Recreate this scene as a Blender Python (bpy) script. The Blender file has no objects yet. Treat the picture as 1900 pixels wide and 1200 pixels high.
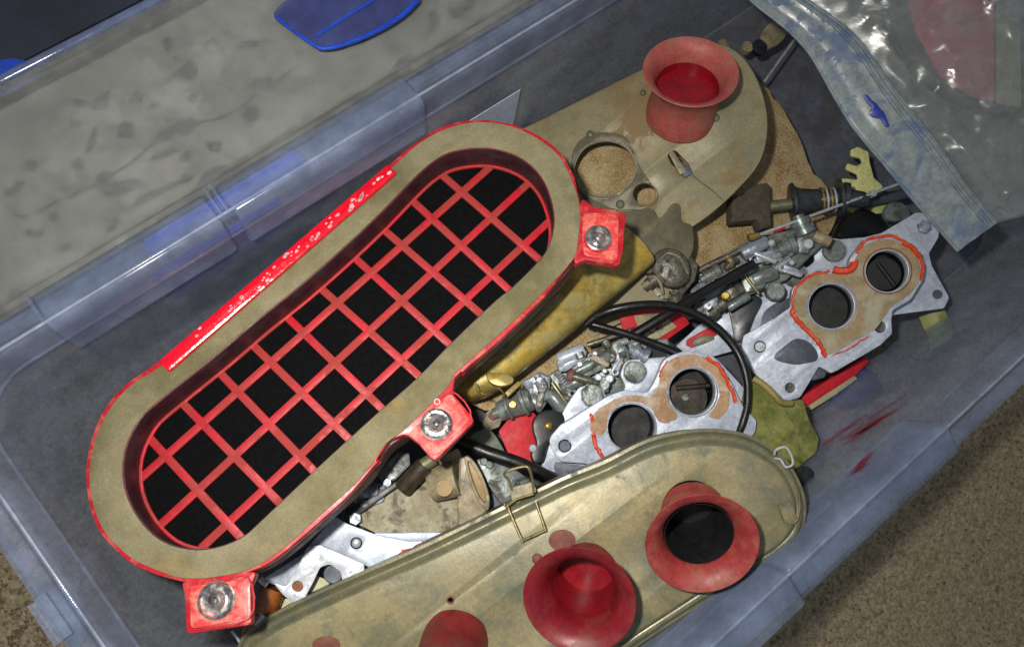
import bpy, bmesh, math, random
from mathutils import Vector, Matrix, noise
from mathutils.geometry import tessellate_polygon
random.seed(4)
S = bpy.context.scene
COL = S.collection

# ---------------------------------------------------------------- camera
F = 1500.0                      # focal length in photo pixels (photo 1900 x 1200)
CH = 0.85                       # camera height over the ground (m)
_v1 = Vector((4533, 3277, -F)).normalized()       # crate's long axis as the lens sees it
_d = Vector((-267, -317, -F)); _d -= _v1 * _d.dot(_v1); _d.normalize()
CX, CZ = _v1, -_d
CY = CZ.cross(CX)
R = Matrix((CX, CY, CZ))        # lens coordinates -> crate coordinates
cam_d = bpy.data.cameras.new('camera')
cam = bpy.data.objects.new('camera', cam_d)
COL.objects.link(cam)
cam.matrix_world = Matrix.Translation((0, 0, CH)) @ R.to_4x4()
cam_d.sensor_width = 36
cam_d.lens = 36 * F / 1900
cam_d.clip_start = 0.02
cam_d.clip_end = 50
S.camera = cam

# ---------------------------------------------------------------- light
W = bpy.data.worlds.new('World'); S.world = W; W.use_nodes = True
bg = W.node_tree.nodes['Background']
bg.inputs[0].default_value = (0.90, 0.94, 1.0, 1)
bg.inputs[1].default_value = 0.25
ld = bpy.data.lights.new('flash', 'AREA'); ld.shape = 'DISK'; ld.size = 0.035
ld.energy = 3.75; ld.color = (1.0, 0.955, 0.87); ld.spread = math.radians(125)
lo = bpy.data.objects.new('flash', ld); COL.objects.link(lo)
lo.location = (-0.04, 0.11, CH + 0.04)
lo.rotation_euler = (Vector((0.10, -0.01, 0.1)) - lo.location).to_track_quat('-Z', 'Y').to_euler()
S.view_settings.view_transform = 'Standard'
S.view_settings.look = 'None'
S.view_settings.exposure = 0.0
S.view_settings.gamma = 1

# ---------------------------------------------------------------- geometry helpers
def ray(x, y):
    return (R @ Vector((x - 950, 600 - y, -F))).normalized()
O = Vector((0, 0, CH))
def P(x, y, z=0.0):
    d = ray(x, y); return O + d * ((z - CH) / d.z)

class Fr:
    """a working plane of a thing: origin where pixel (x,y) meets height z, tilted so that its normal points from pixel 'nad'"""
    def __init__(s, x, y, z, nad=None):
        s.o = P(x, y, z)
        s.n = -ray(*nad) if nad else Vector((0, 0, 1))
        ex = Vector((1, 0, 0)); ex = (ex - s.n * ex.dot(s.n)).normalized()
        s.ex, s.ey = ex, s.n.cross(ex)
        s.M = Matrix.Translation(s.o) @ Matrix((s.ex, s.ey, s.n)).transposed().to_4x4()
        s.k = (P(x + 1, y, z) - s.o).length * 0.5 + (P(x, y + 1, z) - s.o).length * 0.5
    def uv(s, x, y, h=0.0):
        d = ray(x, y)
        t = ((s.o + s.n * h) - O).dot(s.n) / d.dot(s.n)
        q = O + d * t - s.o
        return Vector((q.dot(s.ex), q.dot(s.ey), h))
    def m(s, px): return px * s.k
BOXF = Fr(950, 600, 0.05)

def lin(c):
    c = c / 255.0
    return c / 12.92 if c <= 0.04045 else ((c + 0.055) / 1.055) ** 2.4
def rgb(c): return (lin(c[0]), lin(c[1]), lin(c[2]), 1)

def tag(o, label=None, cat=None, group=None, kind=None):
    if label: o['label'] = label
    if cat: o['category'] = cat
    if group: o['group'] = group
    if kind: o['kind'] = kind
    return o
def thing(name, fr, label, cat, group=None, kind=None):
    o = bpy.data.objects.new(name, None); COL.objects.link(o)
    o.empty_display_size = 0.01
    o.matrix_world = fr.M
    return tag(o, label, cat, group, kind)
def link(name, me, mat, parent=None, fr=None, sharp=35):
    o = bpy.data.objects.new(name, me); COL.objects.link(o)
    me.materials.clear(); me.materials.append(mat)
    fl = me.get('flat_top', 0)
    for p in me.polygons: p.use_smooth = not (fl and abs(p.normal.z) > .995)
    try: me.set_sharp_from_angle(angle=math.radians(sharp))
    except Exception: pass
    if parent: o.parent = parent
    elif fr: o.matrix_world = fr.M
    return o
def cr(pts, n=4, closed=True):
    """Catmull-Rom through the points"""
    pts = [Vector(p) for p in pts]; N = len(pts); out = []
    rng = range(N) if closed else range(N - 1)
    for i in rng:
        g = lambda j: pts[j % N] if closed else pts[max(0, min(N - 1, j))]
        a, b, c, d = g(i - 1), g(i), g(i + 1), g(i + 2)
        for k in range(n):
            t = k / n
            out.append(0.5 * ((2 * b) + (c - a) * t + (2 * a - 5 * b + 4 * c - d) * t * t + (3 * b - a - 3 * c + d) * t ** 3))
    if not closed: out.append(pts[-1])
    return out
def rnd(pts, r=6, seg=5):
    """polygon with rounded corners; a point may carry its own radius"""
    out = []; N = len(pts)
    for i in range(N):
        p = Vector(pts[i][:2]); rr = pts[i][2] if len(pts[i]) > 2 else r
        a = Vector(pts[i - 1][:2]) - p; b = Vector(pts[(i + 1) % N][:2]) - p
        if rr < 0.5: out.append(p); continue
        la, lb = a.length, b.length
        ang = a.angle(b, 3.1)
        cut = min(rr / max(math.tan(ang / 2), 0.05), la * 0.48, lb * 0.48)
        s0, s1 = p + a / la * cut, p + b / lb * cut
        for k in range(seg + 1):
            t = k / seg
            out.append((1 - t) ** 2 * s0 + 2 * t * (1 - t) * p + t * t * s1)
    return out
def circ(x, y, rx, ry=None, n=28, rot=0):
    ry = ry or rx; c, s = math.cos(rot), math.sin(rot)
    return [Vector((x + rx * math.cos(a) * c - ry * math.sin(a) * s, y + rx * math.cos(a) * s + ry * math.sin(a) * c)) for a in [2 * math.pi * k / n for k in range(n)]]
def off(poly, d):
    """move a closed outline outwards by d"""
    N = len(poly); A = sum(poly[i - 1][0] * poly[i][1] - poly[i][0] * poly[i - 1][1] for i in range(N))
    sg = 1 if A > 0 else -1; out = []
    for i in range(N):
        a, b = Vector(poly[i - 1][:2]), Vector(poly[(i + 1) % N][:2])
        t = (b - a)
        if t.length < 1e-9: out.append(Vector(poly[i][:2])); continue
        t.normalize(); out.append(Vector(poly[i][:2]) + Vector((t.y, -t.x)) * d * sg)
    return out
def inside(p, poly):
    c = False; N = len(poly)
    for i in range(N):
        a, b = poly[i - 1], poly[i]
        if (a[1] > p[1]) != (b[1] > p[1]) and p[0] < (b[0] - a[0]) * (p[1] - a[1]) / (b[1] - a[1]) + a[0]: c = not c
    return c
def solid(loops, h0, h1, bev=0.0, wob=0):
    """flat solid in local metres: outer loop then holes, from h0 up to h1, edges rounded by bev"""
    cu = bpy.data.curves.new('c', 'CURVE'); cu.dimensions = '2D'; cu.fill_mode = 'BOTH'
    for L in loops:
        sp = cu.splines.new('POLY'); sp.points.add(len(L) - 1)
        for i, q in enumerate(L): sp.points[i].co = (q[0], q[1], 0, 1)
        sp.use_cyclic_u = True
    th = (h1 - h0) / 2; bev = min(bev, th * 0.9)
    cu.extrude = max(th - bev, 1e-5); cu.bevel_depth = bev; cu.bevel_resolution = 1; cu.offset = -bev
    ob = bpy.data.objects.new('c', cu)
    me = bpy.data.meshes.new_from_object(ob)
    bpy.data.objects.remove(ob); bpy.data.curves.remove(cu)
    me.transform(Matrix.Translation((0, 0, (h0 + h1) / 2)))
    bm = bmesh.new(); bm.from_mesh(me)
    bmesh.ops.remove_doubles(bm, verts=bm.verts, dist=1e-6)
    bmesh.ops.recalc_face_normals(bm, faces=bm.faces)
    bm.to_mesh(me); bm.free(); me['flat_top'] = 1
    return me
def plate(name, fr, mat, outline, h0, h1, parent=None, holes=(), bev=0.0006, grow=0):
    """outline and holes are traced at height h1"""
    L = [[fr.uv(p[0], p[1], h1)[:2] for p in outline]]
    if grow: L[0] = off(L[0], grow)
    for hh in holes: L.append([fr.uv(p[0], p[1], h1)[:2] for p in hh])
    return link(name, solid(L, h0, h1, bev), mat, parent, fr)
def lathe_me(prof, n=28, closed=False):
    """prof: (radius, height) list in metres"""
    bm = bmesh.new(); rings = []
    for r, h in prof:
        if r < 1e-6: rings.append([bm.verts.new((0, 0, h))])
        else: rings.append([bm.verts.new((r * math.cos(2 * math.pi * k / n), r * math.sin(2 * math.pi * k / n), h)) for k in range(n)])
    pairs = list(zip(rings, rings[1:]))
    if closed: pairs.append((rings[-1], rings[0]))
    for a, b in pairs:
        for k in range(n):
            v = [a[k % len(a)], a[(k + 1) % len(a)], b[(k + 1) % len(b)], b[k % len(b)]]
            u = []
            for q in v:
                if q not in u: u.append(q)
            if len(u) > 2:
                try: bm.faces.new(u)
                except ValueError: pass
    bmesh.ops.recalc_face_normals(bm, faces=bm.faces)
    me = bpy.data.meshes.new('m'); bm.to_mesh(me); bm.free(); return me
def lathe(name, fr, mat, x, y, prof, parent=None, n=28, closed=False, at=None, h=0.0, sc=(1, 1), rot=0):
    """turned part standing on the plane; px radii in prof, heights in m; 'at' gives the height at which (x,y) is traced"""
    me = lathe_me([(fr.m(r), hh) for r, hh in prof], n, closed)
    q = fr.uv(x, y, h if at is None else at)
    me.transform(Matrix.Translation((q.x, q.y, 0)) @ Matrix.Rotation(rot, 4, 'Z') @ Matrix.Diagonal((sc[0], sc[1], 1, 1)))
    return link(name, me, mat, parent, fr)
def rod(name, fr, mat, p0, p1, prof, parent=None, n=20, closed=False):
    """turned part lying between two traced points (x, y, h); prof: (t along the axis 0..1, radius px)"""
    a, b = fr.uv(*p0), fr.uv(*p1); L = (b - a).length
    me = lathe_me([(fr.m(r), t * L) for t, r in prof], n, closed)
    me.transform(Matrix.Translation(a) @ (b - a).to_track_quat('Z', 'Y').to_matrix().to_4x4())
    return link(name, me, mat, parent, fr)
def cyl(name, fr, mat, x, y, h0, h1, r, parent=None, n=24, c=0.0006, dome=0.0):
    cp = c / fr.k
    pr = [(0, h0), (r, h0), (r, h1 - c), (r - cp, h1)]
    if dome: pr += [(r * 0.6, h1 + dome * 0.7), (r * 0.25, h1 + dome)]
    pr.append((0, h1 + dome))
    return lathe(name, fr, mat, x, y, pr, parent, n, at=h1)
def tube(name, fr, mat, pts, r, parent=None, n=10, smooth=6, radii=None, close=False):
    """cable or wire through traced points (x, y, h)"""
    q = [fr.uv(*p) for p in pts]
    if smooth: q = cr(q, smooth, close)
    N = len(q); bm = bmesh.new(); rings = []
    up = Vector((0, 0, 1))
    for i in range(N):
        t = (q[(i + 1) % N] - q[i - 1]) if (close or 0 < i < N - 1) else (q[min(i + 1, N - 1)] - q[max(i - 1, 0)])
        t.normalize(); s = t.cross(up)
        if s.length < 1e-3: s = Vector((1, 0, 0))
        s.normalize(); u = s.cross(t)
        rr = fr.m(r if radii is None else radii[0] + (radii[1] - radii[0]) * i / (N - 1))
        rings.append([bm.verts.new(q[i] + (s * math.cos(a) + u * math.sin(a)) * rr) for a in [2 * math.pi * k / n for k in range(n)]])
    for i in range(N if close else N - 1):
        a, b = rings[i], rings[(i + 1) % N]
        for k in range(n): bm.faces.new((a[k], a[(k + 1) % n], b[(k + 1) % n], b[k]))
    if not close: bm.faces.new(rings[0]); bm.faces.new(rings[-1][::-1])
    bmesh.ops.recalc_face_normals(bm, faces=bm.faces)
    me = bpy.data.meshes.new('m'); bm.to_mesh(me); bm.free()
    return link(name, me, mat, parent, fr)
def raw(name, verts, faces, mat, parent=None, M=None, sharp=35):
    me = bpy.data.meshes.new('m'); me.from_pydata([tuple(v) for v in verts], [], faces); me.update()
    bm = bmesh.new(); bm.from_mesh(me); bmesh.ops.recalc_face_normals(bm, faces=bm.faces); bm.to_mesh(me); bm.free()
    o = link(name, me, mat, parent, None, sharp)
    if M: o.matrix_world = M
    return o
def loft(rows):
    """closed rows of equal length joined by quads"""
    V, Fc = [], []; n = len(rows[0])
    for r_ in rows: V += r_
    for i in range(len(rows) - 1):
        for k in range(n): Fc.append((i * n + k, i * n + (k + 1) % n, (i + 1) * n + (k + 1) % n, (i + 1) * n + k))
    return V, Fc
def ground_dents(o, amp, sc):
    for v in o.data.vertices:
        v.co += Vector(noise.noise_vector(v.co * sc)) * amp

# ---------------------------------------------------------------- materials
MC = {}
def mat(name, a, b=None, sc=25, rough=0.55, metal=0.0, bump=0.15, bsc=350, dirt=None, damt=0.5, dsc=14, d0=0.45, d1=0.7, coat=0, spec=0.5, scr=False, grain=0.35):
    if name in MC: return MC[name]
    m = bpy.data.materials.new(name); m.use_nodes = True; MC[name] = m
    N, L = m.node_tree.nodes, m.node_tree.links; B = N['Principled BSDF']
    tc = N.new('ShaderNodeTexCoord')
    def nz(s, det=5, ro=0.6, off_=(0, 0, 0), dist=0.0):
        mp = N.new('ShaderNodeMapping'); mp.inputs[1].default_value = off_; L.new(tc.outputs['Object'], mp.inputs[0])
        t = N.new('ShaderNodeTexNoise'); t.inputs['Scale'].default_value = s; t.inputs['Detail'].default_value = det
        t.inputs['Roughness'].default_value = ro; t.inputs['Distortion'].default_value = dist
        L.new(mp.outputs[0], t.inputs['Vector']); return t.outputs[0]
    def rmp(src, p0, p1, v0=0.0, v1=1.0):
        r = N.new('ShaderNodeMapRange'); r.inputs[1].default_value = p0; r.inputs[2].default_value = p1
        r.inputs[3].default_value = v0; r.inputs[4].default_value = v1; L.new(src, r.inputs[0]); return r.outputs[0]
    def mix(f, c0, c1):
        x = N.new('ShaderNodeMix'); x.data_type = 'RGBA'; L.new(f, x.inputs[0])
        for i, c in ((6, c0), (7, c1)):
            if isinstance(c, tuple): x.inputs[i].default_value = c
            else: L.new(c, x.inputs[i])
        return x.outputs[2]
    b = b or tuple(v * 0.8 for v in a)
    c = mix(rmp(nz(sc * 2.2, 8, 0.65), 0.40, 0.60), rgb(a), rgb(b))
    fine = nz(bsc, 3, 0.7)
    mid = nz(sc * 9, 6, 0.7, (5, 9, 2))
    c = mix(rmp(mid, 0.52, 0.66, 0, 0.30), c, rgb(tuple(v * 0.72 for v in b)))
    c = mix(rmp(mid, 0.46, 0.34, 0, 0.25), c, rgb(tuple(min(255, v * 1.16) for v in a)))
    c = mix(rmp(fine, 0.3, 0.7, 0, grain), c, rgb(tuple(v * 0.6 for v in b)))
    rr = rmp(nz(sc * 2.3, 4, 0.6, (3, 1, 2)), 0.3, 0.7, max(rough - 0.1, 0.02), min(rough + 0.12, 1))
    if dirt:
        df = rmp(nz(dsc * 2.6, 10, 0.66, (7, 3, 1), 0.5), d0, d0 + (d1 - d0) * 0.6, 0, damt)
        c = mix(df, c, rgb(dirt))
        x = N.new('ShaderNodeMath'); x.operation = 'MAXIMUM'; L.new(rr, x.inputs[0]); L.new(df, x.inputs[1]); rr = x.outputs[0]
        if metal > 0:
            y = N.new('ShaderNodeMath'); y.operation = 'MULTIPLY_ADD'; L.new(df, y.inputs[0]); y.inputs[1].default_value = -metal; y.inputs[2].default_value = metal
            L.new(y.outputs[0], B.inputs['Metallic'])
    L.new(c, B.inputs['Base Color']); L.new(rr, B.inputs['Roughness'])
    if not (dirt and metal > 0): B.inputs['Metallic'].default_value = metal
    B.inputs['Coat Weight'].default_value = coat
    B.inputs['Coat Roughness'].default_value = 0.15
    B.inputs['Specular IOR Level'].default_value = spec
    if bump:
        bp = N.new('ShaderNodeBump'); bp.inputs['Strength'].default_value = bump; bp.inputs['Distance'].default_value = 0.001
        src = fine
        if scr:
            w = N.new('ShaderNodeTexVoronoi'); w.feature = 'DISTANCE_TO_EDGE'; w.inputs['Scale'].default_value = bsc * 0.12; L.new(tc.outputs['Object'], w.inputs['Vector'])
            x = N.new('ShaderNodeMath'); x.operation = 'ADD'; L.new(fine, x.inputs[0]); L.new(rmp(w.outputs[0], 0, 0.05), x.inputs[1]); src = x.outputs[0]
        L.new(src, bp.inputs['Height']); L.new(bp.outputs[0], B.inputs['Normal'])
    return m
def see_through(name, col, fac, rough=0.3, tint=(0.8, 0.85, 1.0), sc=12, var=0.15, refr=False, spec=0.5, bump=0.2, bsc=60, **kw):
    """milky plastic: part of the light goes straight through, the rest meets a clouded skin"""
    m = mat(name, col, tuple(v * 0.85 for v in col), sc=sc, rough=rough, bump=bump, bsc=bsc, spec=spec, **kw)
    N, L = m.node_tree.nodes, m.node_tree.links; B = N['Principled BSDF']; out = N['Material Output']
    if refr:
        T = N.new('ShaderNodeBsdfRefraction'); T.inputs['Color'].default_value = (*tint, 1); T.inputs['Roughness'].default_value = refr; T.inputs['IOR'].default_value = 1.35
    else:
        T = N.new('ShaderNodeBsdfTransparent'); T.inputs[0].default_value = (*tint, 1)
    X = N.new('ShaderNodeMixShader'); X.inputs[0].default_value = fac
    if var:
        tc = N.new('ShaderNodeTexCoord'); t = N.new('ShaderNodeTexNoise'); t.inputs['Scale'].default_value = sc; t.inputs['Detail'].default_value = 6
        L.new(tc.outputs['Object'], t.inputs['Vector'])
        r = N.new('ShaderNodeMapRange'); r.inputs[1].default_value = .3; r.inputs[2].default_value = .7; r.inputs[3].default_value = fac - var; r.inputs[4].default_value = fac + var
        L.new(t.outputs[0], r.inputs[0]); L.new(r.outputs[0], X.inputs[0])
    L.new(T.outputs[0], X.inputs[1]); L.new(B.outputs[0], X.inputs[2]); L.new(X.outputs[0], out.inputs[0])
    return m

RED = mat('red_enamel', (200, 30, 46), (178, 24, 38), sc=40, rough=0.38, bump=0.12, dirt=(196, 120, 100), damt=0.45, dsc=30, d0=0.5, d1=0.72)
REDBAR = mat('red_grille_paint', (206, 22, 42), (178, 24, 38), sc=40, rough=0.52, bump=0.25, bsc=500, dirt=(150, 52, 46), damt=0.8, dsc=13, d0=0.42, d1=0.62)
REDGLOSS = mat('bright_red_lacquer', (250, 16, 44), (225, 14, 40), sc=60, rough=0.2, bump=0.5, bsc=130, coat=0.4)
FOAM = mat('black_foam', (9, 10, 13), (16, 16, 17), sc=90, rough=1.0, bump=1.0, bsc=600, spec=0.1)
GASKET = mat('tan_gasket', (146, 138, 110), (112, 106, 76), sc=4, rough=0.85, bump=0.15, bsc=500, dirt=(178, 134, 70), damt=0.4, dsc=6, d0=0.56, d1=0.75, spec=0.2)
CHROME = mat('bright_zinc', (225, 222, 220), (180, 176, 176), sc=90, rough=0.14, metal=1.0, bump=0.12, bsc=150, dirt=(120, 80, 56), damt=0.5, dsc=35)
OLIVE = mat('tarnished_zinc_sheet', (156, 144, 106), (126, 120, 92), sc=5, rough=0.42, metal=0.12, bump=0.12, dirt=(74, 84, 76), damt=0.7, dsc=13, d0=0.5, d1=0.76)
OLIVES = mat('shaded_dirty_zinc_shoulder', (130, 124, 94), (106, 106, 82), sc=14, rough=0.36, metal=0.2, bump=0.15, dirt=(70, 76, 66), damt=0.6, dsc=14)  # shade of the shoulder's angle and its dirt, both put into this darker colour
OLIVED = mat('dark_tarnished_zinc', (120, 118, 88), (96, 100, 80), sc=14, rough=0.45, metal=0.3, bump=0.15, dirt=(60, 70, 66), damt=0.6, dsc=22)
PLATEG = mat('greenish_backplate', (142, 132, 98), (124, 120, 94), sc=9, rough=0.5, metal=0.1, bump=0.15, dirt=(116, 90, 50), damt=0.7, dsc=5, d0=0.52, d1=0.66)
GOLD = mat('gold_zinc', (196, 164, 60), (148, 134, 78), sc=18, rough=0.3, metal=0.4, bump=0.2, dirt=(132, 124, 80), damt=0.7, dsc=20, d0=0.45, d1=0.65)
STACK = mat('red_trumpet_faded', (186, 88, 84), (164, 76, 72), sc=30, rough=0.5, bump=0.15, dirt=(146, 104, 84), damt=0.6, dsc=22, d0=0.45, d1=0.7)
STACKR = mat('red_trumpet_deep', (136, 22, 34), (110, 20, 30), sc=30, rough=0.4, bump=0.12, dirt=(120, 50, 44), damt=0.5, dsc=22)
ALU = mat('machined_aluminium', (196, 204, 220), (172, 182, 200), sc=20, rough=0.42, metal=0.15, bump=0.2, bsc=260, dirt=(120, 126, 134), damt=0.6, dsc=40, d0=0.55, d1=0.8)
ALUD = mat('dull_aluminium', (166, 176, 190), (140, 150, 164), sc=30, rough=0.38, metal=0.3, bump=0.3, bsc=220, dirt=(70, 72, 74), damt=0.7, dsc=50)
CAST = mat('cast_zinc', (146, 156, 154), (116, 126, 124), sc=20, rough=0.36, metal=0.35, bump=0.3, bsc=260, dirt=(58, 52, 42), damt=0.85, dsc=24, d0=0.44, d1=0.75)
CASTD = mat('oily_dark_casting', (110, 106, 92), (80, 78, 70), sc=50, rough=0.35, metal=0.2, bump=0.5, bsc=240, dirt=(34, 31, 28), damt=0.8, dsc=50)
DARKM = mat('dark_recess_metal', (86, 92, 104), (70, 76, 88), sc=30, rough=0.5, metal=0.3, bump=0.2)
TANG = mat('tan_port_gasket', (184, 150, 120), (158, 128, 98), sc=28, rough=0.8, bump=0.2, dirt=(196, 192, 182), damt=0.6, dsc=12, d0=0.5, d1=0.7, spec=0.2)
TANG2 = mat('ochre_port_gasket', (168, 146, 114), (150, 134, 102), sc=28, rough=0.8, bump=0.2, dirt=(168, 166, 146), damt=0.8, dsc=10, d0=0.48, d1=0.7, spec=0.2)
ORANGE = mat('orange_sealant', (235, 74, 26), (205, 60, 24), sc=80, rough=0.5, bump=0.3, bsc=300)
BORE = mat('black_bore', (17, 18, 20), (11, 11, 13), sc=40, rough=0.6, bump=0.2)  # near black for the bores and the upper flange's throttle
THROT = mat('throttle_disc', (74, 66, 56), (48, 46, 42), sc=30, rough=0.4, metal=0.5)
RUBBER = mat('black_hose_rubber', (20, 20, 22), (14, 14, 16), sc=40, rough=0.36, bump=0.2, bsc=200)
BLACKP = mat('black_plastic', (36, 38, 42), (26, 28, 32), sc=40, rough=0.4, bump=0.1)
CREAM = mat('cream_nylon', (206, 206, 138), (190, 190, 124), sc=40, rough=0.5, bump=0.1)
CARDRED = mat('red_card', (206, 26, 42), (190, 20, 36), sc=40, rough=0.6, bump=0.05)
LABELM = mat('cream_label', (176, 172, 138), (160, 156, 124), sc=40, rough=0.7, bump=0.05)
INK = mat('black_ink', (28, 26, 24), rough=0.7, bump=0)
BRASS = mat('brass', (206, 176, 96), (176, 150, 80), sc=60, rough=0.25, metal=0.8, bump=0.2)
STEEL = mat('steel_wire', (200, 206, 210), (176, 182, 188), sc=90, rough=0.28, metal=0.35, bump=0.1)
TANW = mat('yellowed_wire', (150, 140, 98), (120, 110, 76), sc=60, rough=0.35, metal=0.6, bump=0.15)
SAND = mat('tan_chipboard', (204, 180, 134), (176, 148, 104), grain=0.9, sc=12, rough=0.95, bump=1.0, bsc=420, dirt=(186, 172, 140), damt=0.5, dsc=16, spec=0.1)
RUST = mat('rusty_brown', (128, 74, 60), (104, 60, 48), sc=60, rough=0.7, bump=0.2)
MOTTLE = mat('dirt_caked_plate', (176, 170, 146), (146, 138, 114), sc=26, rough=0.75, bump=0.3, dirt=(84, 74, 68), damt=0.85, dsc=24, d0=0.52, d1=0.68)
OLIVEC = mat('olive_zinc_card', (128, 130, 62), (100, 106, 52), sc=30, rough=0.5, metal=0.2, bump=0.3, dirt=(150, 150, 90), damt=0.5, dsc=30)
AMBER = mat('amber_brown_plastic', (150, 88, 34), (120, 66, 26), sc=30, rough=0.25, bump=0.1, coat=0.3)
TANP = mat('tan_duct_plastic', (164, 150, 118), (138, 126, 98), sc=30, rough=0.45, bump=0.15, dirt=(80, 78, 66), damt=0.6, dsc=30)
WHITEM = mat('white_fleck', (240, 190, 190), rough=0.6, bump=0)
# ================================================================ the setting
SOIL = mat('brown_grit_floor', (160, 148, 122), (138, 126, 102), grain=0.5, sc=40, rough=0.95, bump=1.0, bsc=220, dirt=(84, 74, 60), damt=0.6, dsc=90, spec=0.15)
g = raw('ground', [(-3, -3, 0), (3, -3, 0), (3, 3, 0), (-3, 3, 0)], [(0, 1, 2, 3)], SOIL); tag(g, kind='structure')
# loose grit that one can see outside the crate
V, Fc = [], []
for i in range(2600):
    px, py = (random.uniform(1200, 1950), random.uniform(650, 1250)) if i % 5 else (random.uniform(-60, 160), random.uniform(1000, 1260))
    c = P(px, py, 0.0); s = random.uniform(0.0010, 0.0034) if i % 40 else random.uniform(.003, .006); b = len(V)
    for dx, dy, dz in ((1, 0, 0), (-.5, .8, 0), (-.5, -.8, 0), (0, 0, .8)):
        V.append(c + Vector((dx, dy, dz)) * s * random.uniform(.7, 1.3))
    Fc += [(b, b + 1, b + 3), (b + 1, b + 2, b + 3), (b + 2, b, b + 3)]
GRIT = mat('pale_grit', (150, 136, 108), (84, 70, 54), sc=200, rough=0.95)
tag(raw('grit', V, Fc, GRIT), kind='stuff')

# ================================================================ the clear crate
PLW = see_through('milky_crate_plastic', (184, 194, 220), 0.27, rough=0.26, tint=(0.88, 0.92, 0.98), sc=10, var=0.07, bump=0.15)
PLR = see_through('crate_rim_plastic', (164, 176, 204), 0.27, rough=0.2, tint=(0.88, 0.92, 0.98), sc=14, var=0.07, bump=0.15)
PLB = mat('dusty_crate_floor', (104, 108, 120), (86, 90, 102), sc=14, rough=0.45, bump=0.15, bsc=120, dirt=(78, 70, 60), damt=0.5, dsc=9)
X0, X1, Y0, Y1, ZT = -0.191, 0.82, -0.241, 0.230, 0.25
crate = bpy.data.objects.new('storage_crate', None); COL.objects.link(crate)
tag(crate, 'milky translucent plastic storage crate holding all the engine parts, on the gritty floor', 'storage box')
def rrect(x0, x1, y0, y1, r, z, n=6, bul=0.0):
    out = []
    for cx_, cy_, a0 in ((x1 - r, y1 - r, 0), (x0 + r, y1 - r, 90), (x0 + r, y0 + r, 180), (x1 - r, y0 + r, 270)):
        for k in range(n + 1):
            a = math.radians(a0 + 90 * k / n); out.append(Vector((cx_ + r * math.cos(a), cy_ + r * math.sin(a), z)))
    return out
def ins(d, z, r): return rrect(X0 + d, X1 - d, Y0 + d, Y1 - d, r, z)
# outer skin and inner skin of the tub
rows = [ins(0.034, 0.004, .05), ins(0.028, 0.012, .05), ins(0.010, 0.150, .045), ins(0.006, 0.222, .045), ins(0.0085, 0.2225, .043), ins(0.0125, 0.150, .042), ins(0.031, 0.016, .045), ins(0.04, 0.0125, .04)]
V, Fc = loft(rows); n = len(rows[0]); Fc.append(tuple(range(n))[::-1]); raw('tub_wall', V, Fc, PLW, crate)
V, Fc = loft([ins(0.034, 0.0135, .044), ins(0.034, 0.016, .044)]); Fc += [tuple(range(n, 2 * n)), tuple(range(n))[::-1]]
raw('tub_floor', V, Fc, PLB, crate)
# rim: a flat lip turned outwards, with a raised inner ridge and a hanging skirt
rows = [ins(0.0085, 0.2225, .043), ins(0.004, 0.244, .043), ins(0.0030, ZT - .003, .044), ins(0.0018, ZT - .0008, .044), ins(-0.0002, ZT + .0004, .045), ins(-0.0026, ZT, .046), ins(-0.0042, ZT - .0018, .048), ins(-0.005, ZT - 0.0052, .05), ins(-0.008, ZT - 0.008, .052),
        ins(-0.018, ZT - 0.0095, .06), ins(-0.023, ZT - 0.012, .062), ins(-0.0245, ZT - 0.034, .062), ins(-0.022, ZT - 0.034, .06), ins(-0.0205, ZT - 0.0135, .06), ins(-0.007, ZT - 0.011, .052), ins(-0.003, 0.243, .048), ins(0.006, 0.2225, .045)]
V, Fc = loft(rows); raw('rim', V, Fc, PLR, crate)
# stiffening ribs and thick grip sections of the rim
def rib(xa, xb, ya, yb, za, zb, name='rim_rib'):
    bm = bmesh.new(); bmesh.ops.create_cube(bm, size=1)
    for v in bm.verts: v.co = Vector(((xa + xb) / 2 + v.co.x * (xb - xa), (ya + yb) / 2 + v.co.y * (yb - ya), (za + zb) / 2 + v.co.z * (zb - za)))
    bmesh.ops.bevel(bm, geom=bm.edges, offset=min(xb - xa, yb - ya, zb - za) * 0.35, segments=3, affect='EDGES')
    me = bpy.data.meshes.new('m'); bm.to_mesh(me); bm.free(); return link(name, me, PLR, crate)
def rx(px, py): return P(px, py, ZT).x
for px, py in ((412, 398), (424, 392), (95, 615)):
    x = rx(px, py); rib(x - .0012, x + .0012, Y1 - 0.001, Y1 + .0255, ZT - .03, ZT + .0015)
def grip(xa, xb, Yr, sg, d, e=None, name='rim_grip'):
    """thicker length of the rim: the rim's own section, a little fatter, closed at both ends"""
    if e is None: e = d
    pf = [(-.011 - e, .205), (-.0095 - e, .224), (-.006 - e, .243), (-.004 - e, ZT - .001), (-.001, ZT + d * .6), (.003, ZT + d * .6), (.0075, ZT - .004 + d), (.020 + d, ZT - .0075 + d), (.0255 + d, ZT - .012), (.0265 + d, ZT - .036), (.023, ZT - .037), (.008, ZT - .037), (-.004, .215)]
    rows = []
    for x, k in ((xa, .6), (xa + .001, .93), (xa + .003, 1), (xb - .003, 1), (xb - .001, .93), (xb, .6)):
        cy, cz = .008, .228
        rows.append([Vector((x, Yr + sg * (cy + (p[0] - cy) * (k if k == 1 else k + (1 - k) * .75)), cz + (p[1] - cz) * (k if k == 1 else k + (1 - k) * .75))) for p in pf])
    V, Fc = loft(rows); n_ = len(pf); Fc += [tuple(range(n_)), tuple(range(5 * n_, 6 * n_))]
    return raw(name, V, Fc, PLR, crate, sharp=50)
grip(rx(424, 392) + .003, rx(775, 170), Y1, 1, .0022)
grip(rx(95, 615), rx(412, 398) - .003, Y1, 1, .0016)
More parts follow.
